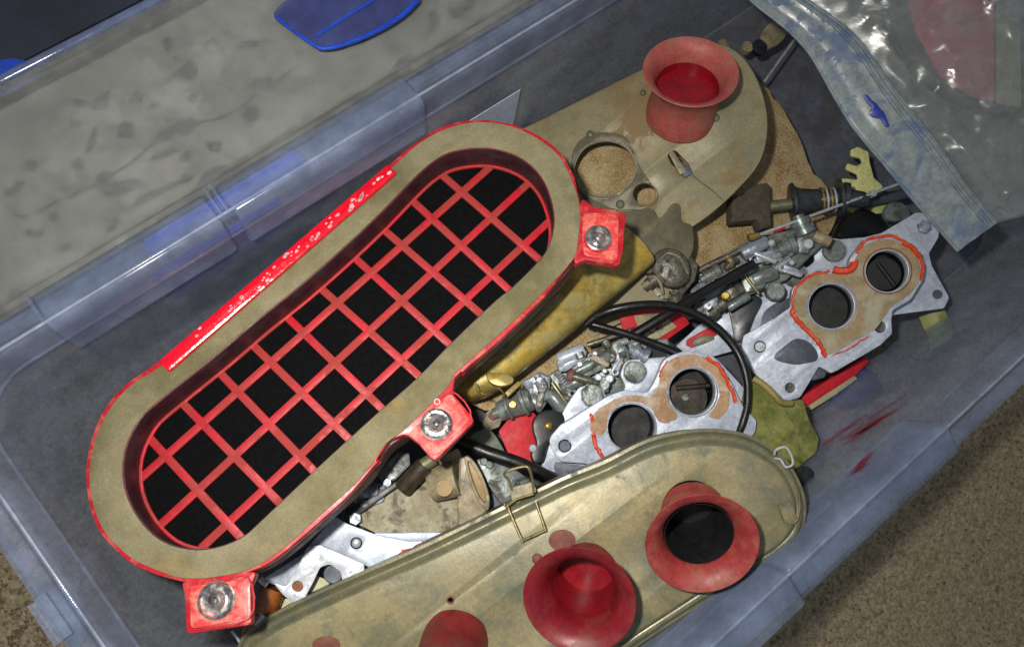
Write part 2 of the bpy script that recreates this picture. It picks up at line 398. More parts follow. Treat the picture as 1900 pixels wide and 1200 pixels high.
grip(rx(1480, 1085), rx(1765, 800), Y0, -1, .0025, 0.0005)
grip(rx(900, 1500), rx(1470, 1080), Y0, -1, .006, 0.0005)
rib(X0 - .029, X0 - .004, 0.035, 0.085, ZT - .03, ZT - .004, 'rim_rib')

BEADM = see_through('rim_highlight_plastic', (176, 186, 206), 0.6, rough=0.15, tint=(0.85, 0.88, 0.95), sc=14, var=0.2, bump=0.1)  # paler plastic paints the bright line of light along the ridge
rows = []
for k in range(9):
    a = 2 * math.pi * k / 8; rows.append(ins(-.0008 + .0011 * math.cos(a), ZT + .0002 + .0011 * math.sin(a), .046))
V, Fc = loft(rows); raw('rim_highlight_bead', V, Fc, BEADM, crate, sharp=180)
BLUEP = mat('blue_clip_plastic', (24, 78, 206), (22, 66, 190), sc=20, rough=0.25, bump=0.05, coat=0.3)
BLUET = see_through('blue_translucent_plastic', (90, 98, 160), 0.36, rough=0.18, tint=(0.74, 0.78, 0.98), sc=14, var=0.08, bump=0.05)
# blue clip handle folded down outside the wall, seen through the plastic
def clip(x0, x1, ya, yb, za, zb, name, m, parent):
    bm = bmesh.new(); bmesh.ops.create_cube(bm, size=1)
    for v in bm.verts: v.co = Vector(((x0 + x1) / 2 + v.co.x * (x1 - x0), (ya + yb) / 2 + v.co.y * (yb - ya), (za + zb) / 2 + v.co.z * (zb - za)))
    bmesh.ops.bevel(bm, geom=bm.edges, offset=min(yb - ya, zb - za) * 0.4, segments=3, affect='EDGES')
    me = bpy.data.meshes.new('m'); bm.to_mesh(me); bm.free(); return link(name, me, m, parent)
xa, xb = rx(275, 520), rx(520, 345)
clip(xa, xb, Y1 - .0035, Y1 + .0025, .15, .221, 'blue_latch', BLUEP, crate)
clip(xa + .01, xb + .03, Y1 + .004, Y1 + .022, ZT - .022, ZT - .0125, 'blue_latch', BLUEP, crate)
# slip of paper standing against the inside of the crate wall
PAPER = mat('white_paper', (192, 200, 222), (184, 192, 214), sc=30, rough=0.8, bump=0.05)
pf = Fr(920, 195, 0.15)
def wallpt(px, py, gap=.0015):
    z = .14
    for _ in range(40):
        yw = Y1 - (.0125 + (.15 - z) * .138 if z < .15 else .0125 - (z - .15) * .055) - gap
        z += (P(px, py, z).y - yw) * -.5 if False else 0
        a, b = P(px, py, z), P(px, py, z + .001); z += (yw - a.y) / ((b.y - a.y) / .001) * .5
    return P(px, py, z)
q = [wallpt(*c) for c in ((838, 244), (965, 166), (955, 215), (944, 262), (850, 262))]
sh = raw('paper_slip', [*q, *[v + Vector((0, -.0006, 0)) for v in q]], [(0, 1, 2, 3, 4), (9, 8, 7, 6, 5)] + [(i, (i + 1) % 5, 5 + (i + 1) % 5, 5 + i) for i in range(5)], PAPER)
tag(sh, 'white triangular slip of paper standing against the inner crate wall behind the red filter', 'paper')

# ================================================================ the second box, at the upper left
B2 = bpy.data.objects.new('storage_box', None); COL.objects.link(B2)
tag(B2, 'second storage box with a dusty translucent lid at the upper left, beside the crate', 'storage box')
YA = Y1 + 0.036
YB = P(140, 85, .205).y
LID = see_through('dusty_lid_plastic', (170, 172, 170), 0.40, rough=0.42, tint=(0.92, 0.93, 0.94), sc=12, var=0.08, refr=0.5, bump=0.1)
B2W = see_through('second_box_plastic', (60, 68, 98), 0.7, rough=0.25, tint=(0.4, 0.45, 0.6), sc=9, var=0.1)
def rr2(d, z, r=.03): return rrect(-.75 + d, .9 - d, YA + d, YB - d, r, z)
rows = [rr2(.004, .198), rr2(.001, .2005), rr2(.0, .205), rr2(.003, .2085), rr2(.008, .2085), rr2(.0095, .2055), rr2(.012, .2045)]
V, Fc = loft(rows); n = len(rows[0]); Fc += [tuple(range(6 * n, 7 * n))]
raw('box_lid', V, Fc, LID, B2)
LIDR = see_through('lid_edge_plastic', (120, 134, 170), 0.75, rough=0.12, tint=(0.5, 0.55, 0.7), sc=9, var=0.08)
rr_ = lathe_me([(0, 0), (.0048, 0), (.0048, 1.4), (0, 1.4)], 16); rr_.transform(Matrix.Translation((-.7, YB + .001, .2065)) @ Matrix.Rotation(math.pi / 2, 4, 'Y'))
link('lid_edge_bead', rr_, LIDR, B2)
V, Fc = loft([rr2(.03, .004), rr2(.012, .197)]); V2, F2 = loft([rr2(.014, .197), rr2(.032, .006)])
k = len(V); V += V2; Fc += [tuple(i + k for i in f) for f in F2]; m_ = len(rr2(0, 0)); Fc.append(tuple(range(m_))[::-1])
raw('box_wall', V, Fc, B2W, B2)
# contents pressing up under the lid: one pale sheet of card with dark small parts lying on it
CARD = mat('grey_card_sheet', (180, 180, 170), (158, 160, 154), sc=12, rough=0.9, bump=0.1)
zc = .1955
cs = clip(-.7, .85, YA + .015, YB - .012, zc - .006, zc, 'card_sheet', CARD, None)
tag(cs, 'pale grey card lying under the dusty lid of the upper left box', 'card')
lf = Fr(400, 200, zc); lf.M = Matrix.Translation(lf.o)
blobs = [(145, 190, 12, 8), (190, 185, 22, 7), (252, 178, 12, 9), (350, 130, 26, 11), (392, 80, 15, 6), (455, 80, 9, 5), (485, 155, 19, 8), (560, 100, 10, 7), (665, 85, 17, 6), (235, 240, 17, 15),
         (140, 228, 12, 6), (168, 258, 7, 26), (145, 305, 15, 9), (55, 305, 10, 7), (400, 270, 14, 8), (462, 213, 13, 11), (350, 230, 12, 7), (345, 290, 12, 6), (395, 330, 34, 14), (100, 402, 11, 8), (205, 415, 15, 10),
         (310, 350, 52, 10), (225, 345, 38, 16), (540, 262, 38, 17), (640, 208, 18, 20), (750, 120, 20, 12), (300, 288, 22, 5), (455, 300, 32, 6), (60, 430, 14, 6), (130, 460, 26, 8), (30, 350, 22, 7), (190, 330, 14, 10), (30, 540, 14, 5), (285, 195, 10, 6), (810, 40, 12, 8), (845, 25, 8, 6)]
for _ in range(15):
    t_ = random.random(); bx_, by_ = random.uniform(20, 880), 0; by_ = random.uniform(max(10, 190 - .6 * bx_), 560 - .62 * bx_ - 10)
    if not (480 < bx_ < 800 and by_ < 110): blobs.append((bx_, by_, random.uniform(7, 20), random.uniform(5, 11)))
DARKP = mat('dark_small_parts', (86, 88, 94), (70, 74, 82), sc=60, rough=0.6)
for i, (x, y, rx_, ry_) in enumerate(blobs):
    a = random.uniform(-.9, .1) if i != 11 else 0.2
    pts = [(p.x + random.uniform(-.38, .38) * rx_, p.y + random.uniform(-.42, .42) * ry_) for p in circ(x, y, rx_, ry_, 8, a)]
    o = plate('washer_piece', lf, DARKP, cr(pts, 2), 0.0006, .003 + .004 * random.random(), bev=.0005)
    bobs_ = globals().setdefault('bobs', []); bobs_.append((o, x, y, rx_ * ry_, rx_ / ry_))
ORD = ['first', 'second', 'third', 'fourth', 'fifth', 'sixth', 'seventh', 'eighth', 'ninth', 'tenth', 'eleventh', 'twelfth', 'thirteenth', 'fourteenth', 'fifteenth', 'sixteenth', 'seventeenth', 'eighteenth', 'nineteenth', 'twentieth', 'twenty-first', 'twenty-second', 'twenty-third', 'twenty-fourth']
bobs.sort(key=lambda b_: b_[2] + .62 * b_[1])
n3 = (len(bobs) + 2) // 3
for band, k3 in (('along its far edge', 0), ('across its middle', 1), ('along the crate rim', 2)):
    row_ = sorted(bobs[k3 * n3:(k3 + 1) * n3], key=lambda b_: b_[1])
    for i_, b_ in enumerate(row_):
        sz = 'large' if b_[3] > 260 else 'small' if b_[3] < 90 else 'middling'; sh_ = 'elongated' if b_[4] > 2 or b_[4] < .6 else 'roundish'
        tag(b_[0], f'{sz} {sh_} dark part under the lid, {ORD[min(i_, 23)]} from left {band}', 'small part', 'dark small parts under the dusty lid')
for i, pts in enumerate([[(345, 232), (420, 215), (478, 175), (548, 125)], [(120, 370), (200, 330), (250, 295), (290, 262)], [(20, 400), (60, 398), (110, 370)], [(375, 175), (392, 178), (396, 186)]]):
    o = tube('thin_wire', lf, DARKP, [(x, y, .007) for x, y in pts], 1.5)
    tag(o, ['long thin dark wire under the lid near its middle', 'thin dark wire under the lid above the crate rim at left', 'short thin dark wire under the lid at the far left', 'tiny curved dark wire under the lid'][i], 'wire')
# blue clips of the second box
cf = Fr(640, 40, .214)
for nm, outl, h, m_, lab in (('clip_handle', [(508, 30), (520, 8), (560, -22), (640, -40), (780, -30), (772, 5), (740, 32), (690, 62), (640, 84), (600, 92), (585, 88), (545, 60)], .007, BLUET, 'translucent blue plastic clip lying on the dusty lid near the top edge of the photo'),):
    t = thing('clip_handle', cf, lab, 'clip')
    plate('clip_body', cf, BLUET, cr([Vector(p) for p in outl], 4), 0, h * .5, t, bev=.0018)
    tube('clip_edge', cf, BLUEP, [(775, 0, .004), (742, 32, .004), (690, 62, .004), (640, 82, .004), (602, 90, .004), (580, 82, .004), (548, 60, .004), (512, 32, .004)], 0, t, radii=(5, 2.5))
    tube('clip_rib', cf, BLUEP, [(585, 68, .0035), (620, 45, .0035), (690, 2, .0035), (730, -28, .0035)], 2.5, t)
cf2 = Fr(20, 140, .13)
o = plate('blue_clip', cf2, BLUEP, rnd([(-80, 120), (20, 105), (62, 112), (58, 130), (-10, 160), (-80, 175)], 12), 0, .02, bev=.004)
tag(o, 'glossy blue clip at the left edge of the photo beyond the rounded lid edge', 'clip')
# dark third container behind it
B3 = mat('slate_backdrop_box', (44, 50, 66), (34, 40, 54), sc=8, rough=0.6, bump=0.1)
b3 = clip(-.9, .9, YB + .02, YB + .5, .002, .12, 'dark_bin', B3, None)
tag(b3, 'dark slate coloured bin beyond the dusty lid in the upper left corner', 'bin')
# ================================================================ tan chipboard pad on the crate floor
f = Fr(1350, 300, .065)
pad = plate('chipboard_pad', f, SAND, [Vector((p[0] + random.uniform(-2, 2), p[1] + random.uniform(-2, 2))) for p in cr([(1010, 262), (1190, 160), (1320, 130), (1385, 130), (1436, 180), (1480, 250), (1503, 310), (1545, 362), (1540, 430), (1420, 520), (1250, 600), (1080, 720), (900, 760), (850, 640)], 5)], -.008, 0, bev=.001)
tag(pad, 'rough tan pad of pressed fibre on the crate floor under the back plate', 'pad')

# ================================================================ back plate with one red trumpet
f = Fr(1230, 300, .122, (1190, 620))
bp = thing('back_plate', f, 'greenish tarnished air box back plate with two round holes and one upright red trumpet', 'back plate')
out = cr([(840, 330), (900, 270), (985, 232), (1090, 180), (1190, 130), (1270, 90), (1340, 84), (1385, 115), (1415, 175), (1424, 240), (1410, 300), (1372, 348), (1320, 396), (1262, 440), (1240, 490), (1236, 560), (1150, 600), (1040, 640), (900, 560)], 5)
BH, SH = circ(1122, 312, 56, 49, 40, -.15), circ(1196, 360, 21, 19.5, 24)
BACKFL = mat('brown_backplate_flange', (112, 102, 78), (96, 92, 72), sc=14, rough=0.5, metal=.2, bump=.15, dirt=(66, 62, 52), damt=.6, dsc=20)
slot = rnd([(1238, 288), (1252, 278), (1278, 305), (1284, 322), (1270, 326), (1246, 304)], 6)
plate('plate_sheet', f, PLATEG, out, -.004, 0, bp, [BH, SH, slot], bev=.001)
plate('rolled_edge', f, OLIVED, out, -.010, -.0042, bp, [[tuple(Vector(p) * .98 + Vector((1150, 350)) * .02) for p in out]], bev=.001, grow=.0006)
fl = cr([(1060, 300), (1074, 262), (1110, 246), (1160, 254), (1182, 300), (1204, 334), (1222, 362), (1206, 384), (1168, 390), (1120, 384), (1080, 364)], 4)
plate('port_flange', f, BACKFL, fl, .0002, .0016, bp, [circ(1123, 313, 59, 52, 40, -.15), circ(1197, 361, 23, 21.5, 24)], bev=.0006)
for x, y, r in ((1095, 249, 7), (1151, 379, 8), (1328, 218, 7), (1193, 172, 5), (1252, 250, 4)):
    cyl('rivet', f, OLIVED, x, y, 0, .0022, r, bp, 12, dome=.0008)
lathe('port_lip', f, OLIVED, 1123, 313, [(57, .0005), (57, .0024), (59.5, .0024), (59.5, .0005)], bp, 40, True, at=0, sc=(1, .88))
# trumpet
TRI = mat('trumpet_throat_red', (150, 14, 30), (122, 12, 26), sc=30, rough=.35, bump=.1)
tr = rod('trumpet', f, STACK, (1264, 206, -.002), (1282, 131, .046), [(-.14, 61), (-.1, 61), (.1, 60), (.3, 57), (.55, 57), (.72, 62), (.86, 71), (.95, 77), (.985, 79), (1, 78), (.985, 74), (.93, 66), (.82, 58), (.66, 54), (.5, 52), (.05, 52)], bp, 48)
rod('trumpet_throat', f, TRI, (1264, 206, -.002), (1282, 131, .046), [(.46, 0), (.46, 51.8), (.64, 53), (.64, 52.5), (.49, 51.4), (.49, 0)], tr, 40)
# clip on the plate
plate('latch_post', f, TANP, rnd([(1240, 284), (1250, 280), (1274, 318), (1262, 326)], 4), .001, .006, bp, bev=.001)
plate('latch_tab', f, DARKM, rnd([(1262, 298), (1280, 310), (1286, 322), (1270, 330), (1262, 316)], 3), .0005, .004, bp, bev=.0008)
tube('latch_wire', f, OLIVED, [(1280, 320, .004), (1298, 336, .003), (1320, 352, .002), (1342, 372, .002)], 1.2, bp)
# thin scrap bracket over the pad
f = Fr(1190, 450, .105, (1000, 700))
br = thing('thin_bracket', f, 'thin brown sheet bracket with wavy edge between the red filter lug and the dark cap', 'bracket')
out = cr([(1080, 372), (1150, 392), (1206, 386), (1222, 404), (1232, 398), (1248, 378), (1262, 382), (1266, 410), (1284, 420), (1286, 462), (1270, 490), (1240, 500), (1190, 508), (1150, 505), (1060, 480)], 4)
plate('bracket_sheet', f, BACKFL, out, 0, .0022, br, bev=.0006)
tube('bracket_edge', f, OLIVED, [(1222, 404, .003), (1220, 430, .003), (1232, 445, .003), (1258, 456, .003), (1262, 470, .003)], 1.6, br)
cyl('bracket_screw', f, BRASS, 1160, 462, 0, .006, 5, br, 10)
cyl('bracket_screw', f, BRASS, 1164, 451, 0, .006, 3.6, br, 10)

# ================================================================ gold pan under the filter
f = Fr(1000, 640, .118, (930, 1120))
gp = thing('gold_pan', f, 'long gold plated pan sticking out along the lower side of the red filter', 'pan')
prev = None
cs_ = [(0.0, 16, .0), (0.03, 34, .0), (.10, 44, .0), (.5, 50, 0), (1.0, 50, 0)]
V, Fc = [], []
A, Bq = f.uv(842, 722, 0), f.uv(1180, 452, 0)
ax = (Bq - A); Ln = ax.length; ax.normalize(); side = Vector((ax.y, -ax.x, 0))
rows = []
for t, wd, _ in [(0, 8, 0), (.01, 22, 0), (.035, 36, 0), (.08, 45, 0), (.14, 50, 0), (.5, 54, 0), (.8, 52, 0), (1, 50, 0)]:
    c = A + ax * Ln * t; w_ = f.m(wd); row = []
    for k in range(17):
        a = math.pi * k / 16
        ca, sa = math.cos(a), math.sin(a)
        row.append(c + side * (w_ * (abs(ca) ** .8) * (1 if ca > 0 else -1)) + Vector((0, 0, .016 * min(1, wd / 44) * sa ** .6 - .002)))
    row.append(c - side * w_ * .9 + Vector((0, 0, -.02))); row.append(c + side * w_ * .9 + Vector((0, 0, -.02)))
    rows.append(row)
V, Fc = loft(rows); Fc.append(tuple(range(19))); Fc.append(tuple(range(19 * 7, 19 * 8)))
raw('pan_shell', V, Fc, GOLD, gp, sharp=60)
tube('pan_hook', f, BRASS, [(884, 712, .020), (888, 724, .020), (896, 731, .020), (903, 731, .020)], 1.8, gp)
tube('pan_hook', f, BRASS, [(919, 718, .018), (928, 722, .018), (936, 732, .014)], 1.8, gp)
plate('pan_tab', f, GOLD, cr([(902, 690), (918, 690), (938, 692), (952, 700), (950, 710), (930, 716), (908, 708)], 4), .010, .0165, gp, bev=.001)
plate('pan_seam_strip', f, OLIVE, rnd([(880, 672), (1010, 560), (1040, 540), (1046, 552), (1015, 580), (896, 684)], 5), .012, .0162, gp, bev=.0008)
plate('pan_bracket', f, GOLD, rnd([(936, 728), (962, 706), (967, 712), (942, 736)], 2), -.004, .003, gp)
ground_dents(bpy.data.objects['pan_shell'], .0012, 40)

# ================================================================ big red filter
f = Fr(620, 650, .200, (925, 1115))
af = thing('air_filter', f, 'large oblong red framed air filter with black foam behind a red diagonal grille', 'air filter')
outer = cr([(905, 223), (855, 226), (805, 243), (765, 268), (730, 300), (640, 375), (520, 478), (400, 580), (292, 672), (246, 704), (210, 737), (182, 782), (165, 835), (160, 885), (166, 935), (184, 984), (215, 1020), (250, 1048), (292, 1066), (325, 1075)], 3, False)
outer += rnd([(338, 1080, 4), (344, 1113, 8), (346, 1176, 10), (467, 1158, 10), (465, 1086, 6), (478, 1058, 16)], 8)
outer += cr([(490, 1050), (525, 1026), (600, 962), (660, 905), (700, 842), (716, 822)], 3, False)[:-6]
outer += rnd([(690, 866, 10), (722, 816, 18), (752, 805, 14), (776, 822, 14), (806, 858, 12), (882, 780, 12), (840, 730, 14), (843, 702, 14), (862, 684, 10)], 8)
outer += cr([(917, 641), (960, 601), (1010, 551)], 3, False)
outer += rnd([(1064, 492, 20), (1088, 482, 12), (1150, 494, 9), (1162, 396, 8), (1100, 384, 14), (1078, 366, 14)], 8)
outer += cr([(1066, 330), (1041, 285), (999, 252), (952, 231)], 3, False)
inner = cr([(890, 275), (935, 281), (974, 299), (1004, 329), (1022, 368), (1029, 410), (1022, 449), (1004, 482), (950, 536), (920, 560), (837, 639), (776, 702), (700, 769), (600, 860), (520, 935), (485, 968), (450, 998), (400, 1017), (350, 1019), (300, 1003), (258, 962), (232, 905), (231, 840), (258, 780), (300, 740), (400, 660), (480, 592), (560, 528), (640, 458), (710, 392), (770, 330), (806, 299), (840, 282)], 3)
Lo = [f.uv(p[0], p[1], 0)[:2] for p in outer]; Li = [f.uv(p[0], p[1], 0)[:2] for p in inner]
link('filter_frame', solid([Lo, off(Li, -.0002)], -.009, .0006, .0008), RED, af, f)
GB = [(905, 229), (860, 232), (812, 248), (770, 274), (736, 305), (640, 388), (520, 491), (400, 593), (298, 681), (254, 708), (218, 742), (190, 786), (173, 838), (168, 886), (174, 932), (191, 978), (221, 1014), (254, 1040), (300, 1060), (342, 1072), (400, 1070), (464, 1055), (520, 1022), (595, 956), (660, 898), (690, 862), (716, 824), (748, 800), (792, 758), (833, 716), (846, 692), (912, 634), (955, 595), (1005, 546), (1062, 484), (1073, 440), (1076, 388), (1060, 334), (1036, 290), (995, 258), (950, 237)]
GBs = cr(GB, 3)
link('gasket_seal', solid([[f.uv(p[0], p[1], 0)[:2] for p in GBs], Li], .0007, .0019, .0004), GASKET, af, f)
SKIRT = mat('dark_red_skirt', (104, 34, 44), (80, 30, 40), sc=30, rough=.5, bump=.1, dirt=(66, 50, 50), damt=.7, dsc=20)  # skirt below the frame in a darker red
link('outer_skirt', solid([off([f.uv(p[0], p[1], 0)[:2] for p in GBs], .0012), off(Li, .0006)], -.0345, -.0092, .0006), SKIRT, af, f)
# inner ledge and foam
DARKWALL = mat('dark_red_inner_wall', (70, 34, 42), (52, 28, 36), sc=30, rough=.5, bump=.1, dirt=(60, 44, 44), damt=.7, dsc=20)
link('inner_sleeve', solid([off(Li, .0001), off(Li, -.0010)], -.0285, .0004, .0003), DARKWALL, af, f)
link('grille_rim', solid([off(Li, -.0006), off(Li, -.0034)], -.0292, -.0258, .0006), REDBAR, af, f)
fo = link('foam_element', solid([off(Li, -.0001)], -.043, -.0302, .0005), FOAM, af, f)
clipp = off(Li, -.0012)
HB = -.0261
def bar(p, q):
    a, b = f.uv(*p, HB)[:2], f.uv(*q, HB)[:2]; a, b = Vector(a), Vector(b); N = 300
    ins_ = [k for k in range(N + 1) if inside(a.lerp(b, k / N), clipp)]
    if not ins_: return
    a2, b2 = a.lerp(b, ins_[0] / N), a.lerp(b, ins_[-1] / N); d = (b2 - a2).normalized(); s_ = Vector((d.y, -d.x)) * .0034
    me = solid([[a2 - s_, b2 - s_, b2 + s_, a2 + s_]], -.0292, HB + random.uniform(0, .0002), .0009)
    link('grille_bar', me, REDBAR, af, f)
N1 = [(307, 845), (375, 785), (440, 725), (500, 670), (562, 616), (625, 561), (689, 506), (746, 455), (800, 404), (857, 356)]
N3 = [(422, 970), (492, 905), (555, 845), (620, 787), (675, 725), (745, 668), (803, 610), (860, 554), (914, 509), (971, 455)]
for a, b in zip(N1, N3):
    a, b = Vector(a), Vector(b); d = b - a; bar(a - d * .9, b + d * .9)
for a, b in (((307, 845), (857, 356)), ((365, 910), (914, 401)), ((422, 970), (971, 455))):
    a, b = Vector(a), Vector(b); d = b - a; bar(a - d * .3, b + d * .3)
# red upper strip
plate('red_edge_strip', f, REDGLOSS, rnd([(718, 304), (737, 319), (312, 689), (291, 670)], 5), .0005, .0062, af, bev=.0022)
for i in range(60):
    t = abs(random.gauss(0, .38)); 
    if t > .9: continue
    x, y = 722 - 425 * t + random.uniform(-8, 8), 318 + 362 * t + random.uniform(-5, 7)
    s = random.uniform(1.0, 3.0)
    plate('paint_chip', f, WHITEM, [(p.x * 1 + random.uniform(-.6, .6), p.y) for p in circ(x, y, s * 1.7, s, 6, -.7)], .0055, .0066, af, bev=.0001)
# lugs and their bolts
for (x, y, r, pts) in ((1110, 443, 25, [(1082, 398), (1100, 394), (1148, 400), (1146, 484), (1084, 474), (1080, 440)]),
                       (810, 788, 28, [(756, 806), (800, 762), (836, 728), (872, 778), (808, 848), (782, 822)]),
                       (403, 1113, 30, [(352, 1086), (400, 1082), (458, 1072), (460, 1146), (354, 1166), (352, 1120)])):
    DUST = mat('dusty_pink_paint', (222, 66, 64), (216, 48, 54), sc=50, rough=.5, bump=.2, bsc=200, dirt=(224, 150, 130), damt=.6, dsc=50)
    lug = plate('mounting_lug', f, DUST, rnd(pts, 9), .0006, .0013, af, [circ(x, y, r + 1, n=28)], bev=.0004)
    lathe('lug_cup', f, CHROME, x, y, [(r + 1.5, .0004), (r + 1.5, .0022), (r - 1, .0026), (r - 3, .0012), (r * .62, .0006), (r * .5, .0012), (r * .44, .0034), (r * .34, .0050), (r * .2, .0056), (0, .0058)], lug, 32, at=0)
    lathe('lug_stud', f, CHROME, x + 1, y + 1, [(r * .22, .005), (r * .22, .0072), (r * .12, .0084), (0, .0086)], lug, 12, at=0)
    tube('lug_bead', f, RED, [(p[0], p[1], .0012) for p in [((q[0] - x) * 1.04 + x, (q[1] - y) * 1.04 + y) for q in pts[1:-1]]], 1.8, lug, smooth=4)
tube('lug_ring_mark', f, WHITEM, [(811 + 5 * math.cos(a), 745 + 5 * math.sin(a), .0016) for a in [i * 1.05 for i in range(6)]], 1.3, af, close=True)

# ================================================================ lower air box with trumpets
f = Fr(1150, 1000, .205, (960, 700))
ab = thing('air_box', f, 'long oblong tarnished zinc air box with several red trumpets, along the near crate wall', 'air box')
out = cr([(1003, 913), (1054, 889), (1122, 862), (1191, 827), (1242, 811), (1310, 802), (1379, 810), (1430, 836), (1464, 868), (1486, 913), (1491, 950), (1482, 990), (1454, 1022), (1413, 1050), (1310, 1110), (1157, 1210), (1030, 1300), (880, 1390), (740, 1450), (600, 1440), (490, 1380), (440, 1290), (446, 1200), (475, 1168), (520, 1138), (640, 1082), (760, 1030), (860, 983)], 4)
def toward(poly, c, k): return [Vector(p) * (1 - k) + Vector(c) * k for p in poly]
LO = [Vector(f.uv(p[0], p[1], -.006)[:2]) for p in out]
rows = []
for d, h in ((-.0, -.05), (0.001, -.0115), (.003, -.0112), (.003, -.0085), (.0005, -.008), (-.0005, -.006), (-.002, -.0032), (-.0038, -.0022), (-.0056, -.0024), (-.0066, -.0028), (-.0078, -.0016), (-.009, -.0004), (-.0105, 0)):
    rows.append([Vector((q[0], q[1], h)) for q in off(LO, d)])
V, Fc = loft(rows); nn = len(LO)
raw('box_side', V, Fc, OLIVES, ab, sharp=50)
TOP = off(LO, -.0104)
HOLES = []
def hole(x, y, r): HOLES.append([Vector(f.uv(p.x, p.y, 0)[:2]) for p in circ(x, y, r, n=24)]); 
hole(1297, 904, 6); hole(836, 1112, 5)
HOLES.append([Vector(f.uv(p.x, p.y, 0)[:2]) for p in circ(1286, 956, 66, 59.5, 40, math.atan2(60, 17))])
HOLES.append([Vector(f.uv(p.x, p.y, 0)[:2]) for p in circ(1085, 1069, 64, 59.5, 40, math.atan2(46, -11))])

link('box_top', solid([TOP] + HOLES, -.0022, 0.0002, .0001), OLIVE, ab, f)
STACKP = mat('pinkish_trumpet', (158, 56, 54), (134, 42, 44), sc=30, rough=0.45, bump=0.12, dirt=(150, 84, 70), damt=0.6, dsc=22)
def trumpet(x, y, top, r, prof, m, floor_m, floor_h, n=48):
    t = lathe('trumpet', f, m, x, y, prof, ab, n, at=0)
    return t
P1 = [(60, 0), (61, .014), (64, .026), (71, .036), (80, .0415), (89, .0440), (92, .0450), (91, .0462), (82, .0458), (72, .0425), (62, .035), (57, .024), (56, .0), (56, -.03)]
PP_ = [(-.12, 62), (.3, 62), (.55, 66), (.72, 75), (.86, 87), (.95, 96), (.985, 99), (1, 98), (.985, 94), (.93, 84), (.82, 73), (.66, 65), (.5, 59), (.05, 57), (-.1, 57)]
t1 = rod('trumpet', f, STACKP, (1286, 955, -.002), (1303, 1010, .037), PP_, ab, 56)
rod('trumpet_bore', f, BORE, (1286, 955, -.002), (1303, 1010, .037), [(-.7, 0), (-.7, 57), (.5, 57.5), (.66, 61.5), (.66, 60.5), (.5, 57), (-.66, 56.4), (-.66, 0)], t1, 40)
t2 = rod('trumpet', f, STACKR, (1085, 1068, -.002), (1074, 1114, .036), PP_, ab, 56)
rod('trumpet_plug', f, TRI, (1085, 1068, -.002), (1074, 1114, .036), [(-.65, 0), (-.65, 54), (-.6, 56), (.2, 57), (.5, 58.5), (.5, 58), (.2, 56.5), (-.55, 55), (-.56, 40), (-.54, 0)], t2, 40)
if 0: plate('plug_slot', f, TANW, rnd([(1046, 1066), (1066, 1060), (1068, 1064), (1048, 1070)], 3), .0195, .0215, t2)
t3 = rod('trumpet', f, STACKR, (844, 1192, -.002), (816, 1296, .050), PP_, ab, 56)
for x, y, rx_, ry_ in ((1043, 1002, 25, 17), (605, 1196, 26, 13)):
    plate('round_plug', f, RUST, circ(x, y, rx_, ry_ + 3), .0002, .0012, ab, bev=.0005)
for x, y in ((997, 1037),): cyl('rivet', f, RUST, x, y, 0, .003, 10, ab, 14, dome=.001)
for x, y in ((1297, 904), (836, 1112)): lathe('small_hole_rim', f, RUST, x, y, [(5, .0002), (5, .0009), (8, .0006), (8, .0002)], ab, 16, True, at=0)
# latch with wire bail on the upper edge
lt = plate('latch_plate', f, TANP, rnd([(946, 905), (990, 893), (996, 912), (950, 930)], 3), -.002, .004, ab)
tube('bail_wire', f, TANW, [(941, 932, .004), (944, 945, .004), (968, 1000, .006), (972, 1001, .006), (1010, 984, .006), (1011, 980, .006), (994, 930, .004)], 2.6, lt, smooth=3)
tube('bail_wire', f, TANW, [(952, 916, .002), (944, 890, .006), (936, 882, .008), (942, 873, .010), (972, 865, .010), (982, 870, .010), (988, 892, .006), (990, 912, .003)], 2.8, lt, smooth=3)
tube('bail_wire', f, TANW, [(936, 932, .004), (938, 940, .004), (958, 926, .004), (990, 916, .004)], 2.2, lt, smooth=3)
tube('end_clip', f, STEEL, [(1437, 843, 0), (1440, 834, .003), (1456, 829, .003), (1466, 840, .003), (1471, 860, .002), (1458, 866, .001), (1448, 852, 0), (1437, 850, 0)], 2.3, ab, smooth=3)
plate('end_tab', f, OLIVE, cr([(1446, 934), (1456, 938), (1466, 930), (1474, 944), (1478, 964), (1466, 972), (1453, 966)], 4), -.001, .0018, ab, bev=.0008)
tube('end_tab_wire', f, TANW, [(1446, 934, .0015), (1450, 955, .0015), (1460, 971, .0015), (1478, 966, .0015), (1484, 940, .0015), (1482, 915, .0015)], 1.6, ab)
# ================================================================ port flanges and carburettors
def bead(fr, pts, r, parent, h=.002):
    pp = [(x + random.uniform(-1.5, 1.5), y + random.uniform(-1.5, 1.5), h) for x, y in cr(pts, 3, False)]
    q = tube('sealant_bead', fr, ORANGE, pp, r, parent, n=6, smooth=2)
    for v in q.data.vertices: v.co += Vector(noise.noise_vector(v.co * 900)) * .0009
    return q
def bolt(fr, x, y, h, r, parent, m=CAST):
    b = cyl('bolt_head', fr, m, x, y, h, h + .004, r, parent, 20, c=.0008, dome=.0003)
    lathe('bolt_washer', fr, ALUD, x, y, [(0, h), (r * 1.12, h), (r * 1.12, h + .0008), (0, h + .0009)], b, 20, at=h)
    lathe('bolt_dimple', fr, m, x, y, [(r * .62, h + .0040), (r * .62, h + .0047), (r * .5, h + .0047), (r * .5, h + .0040)], b, 20, True, at=h + .004)
    return b
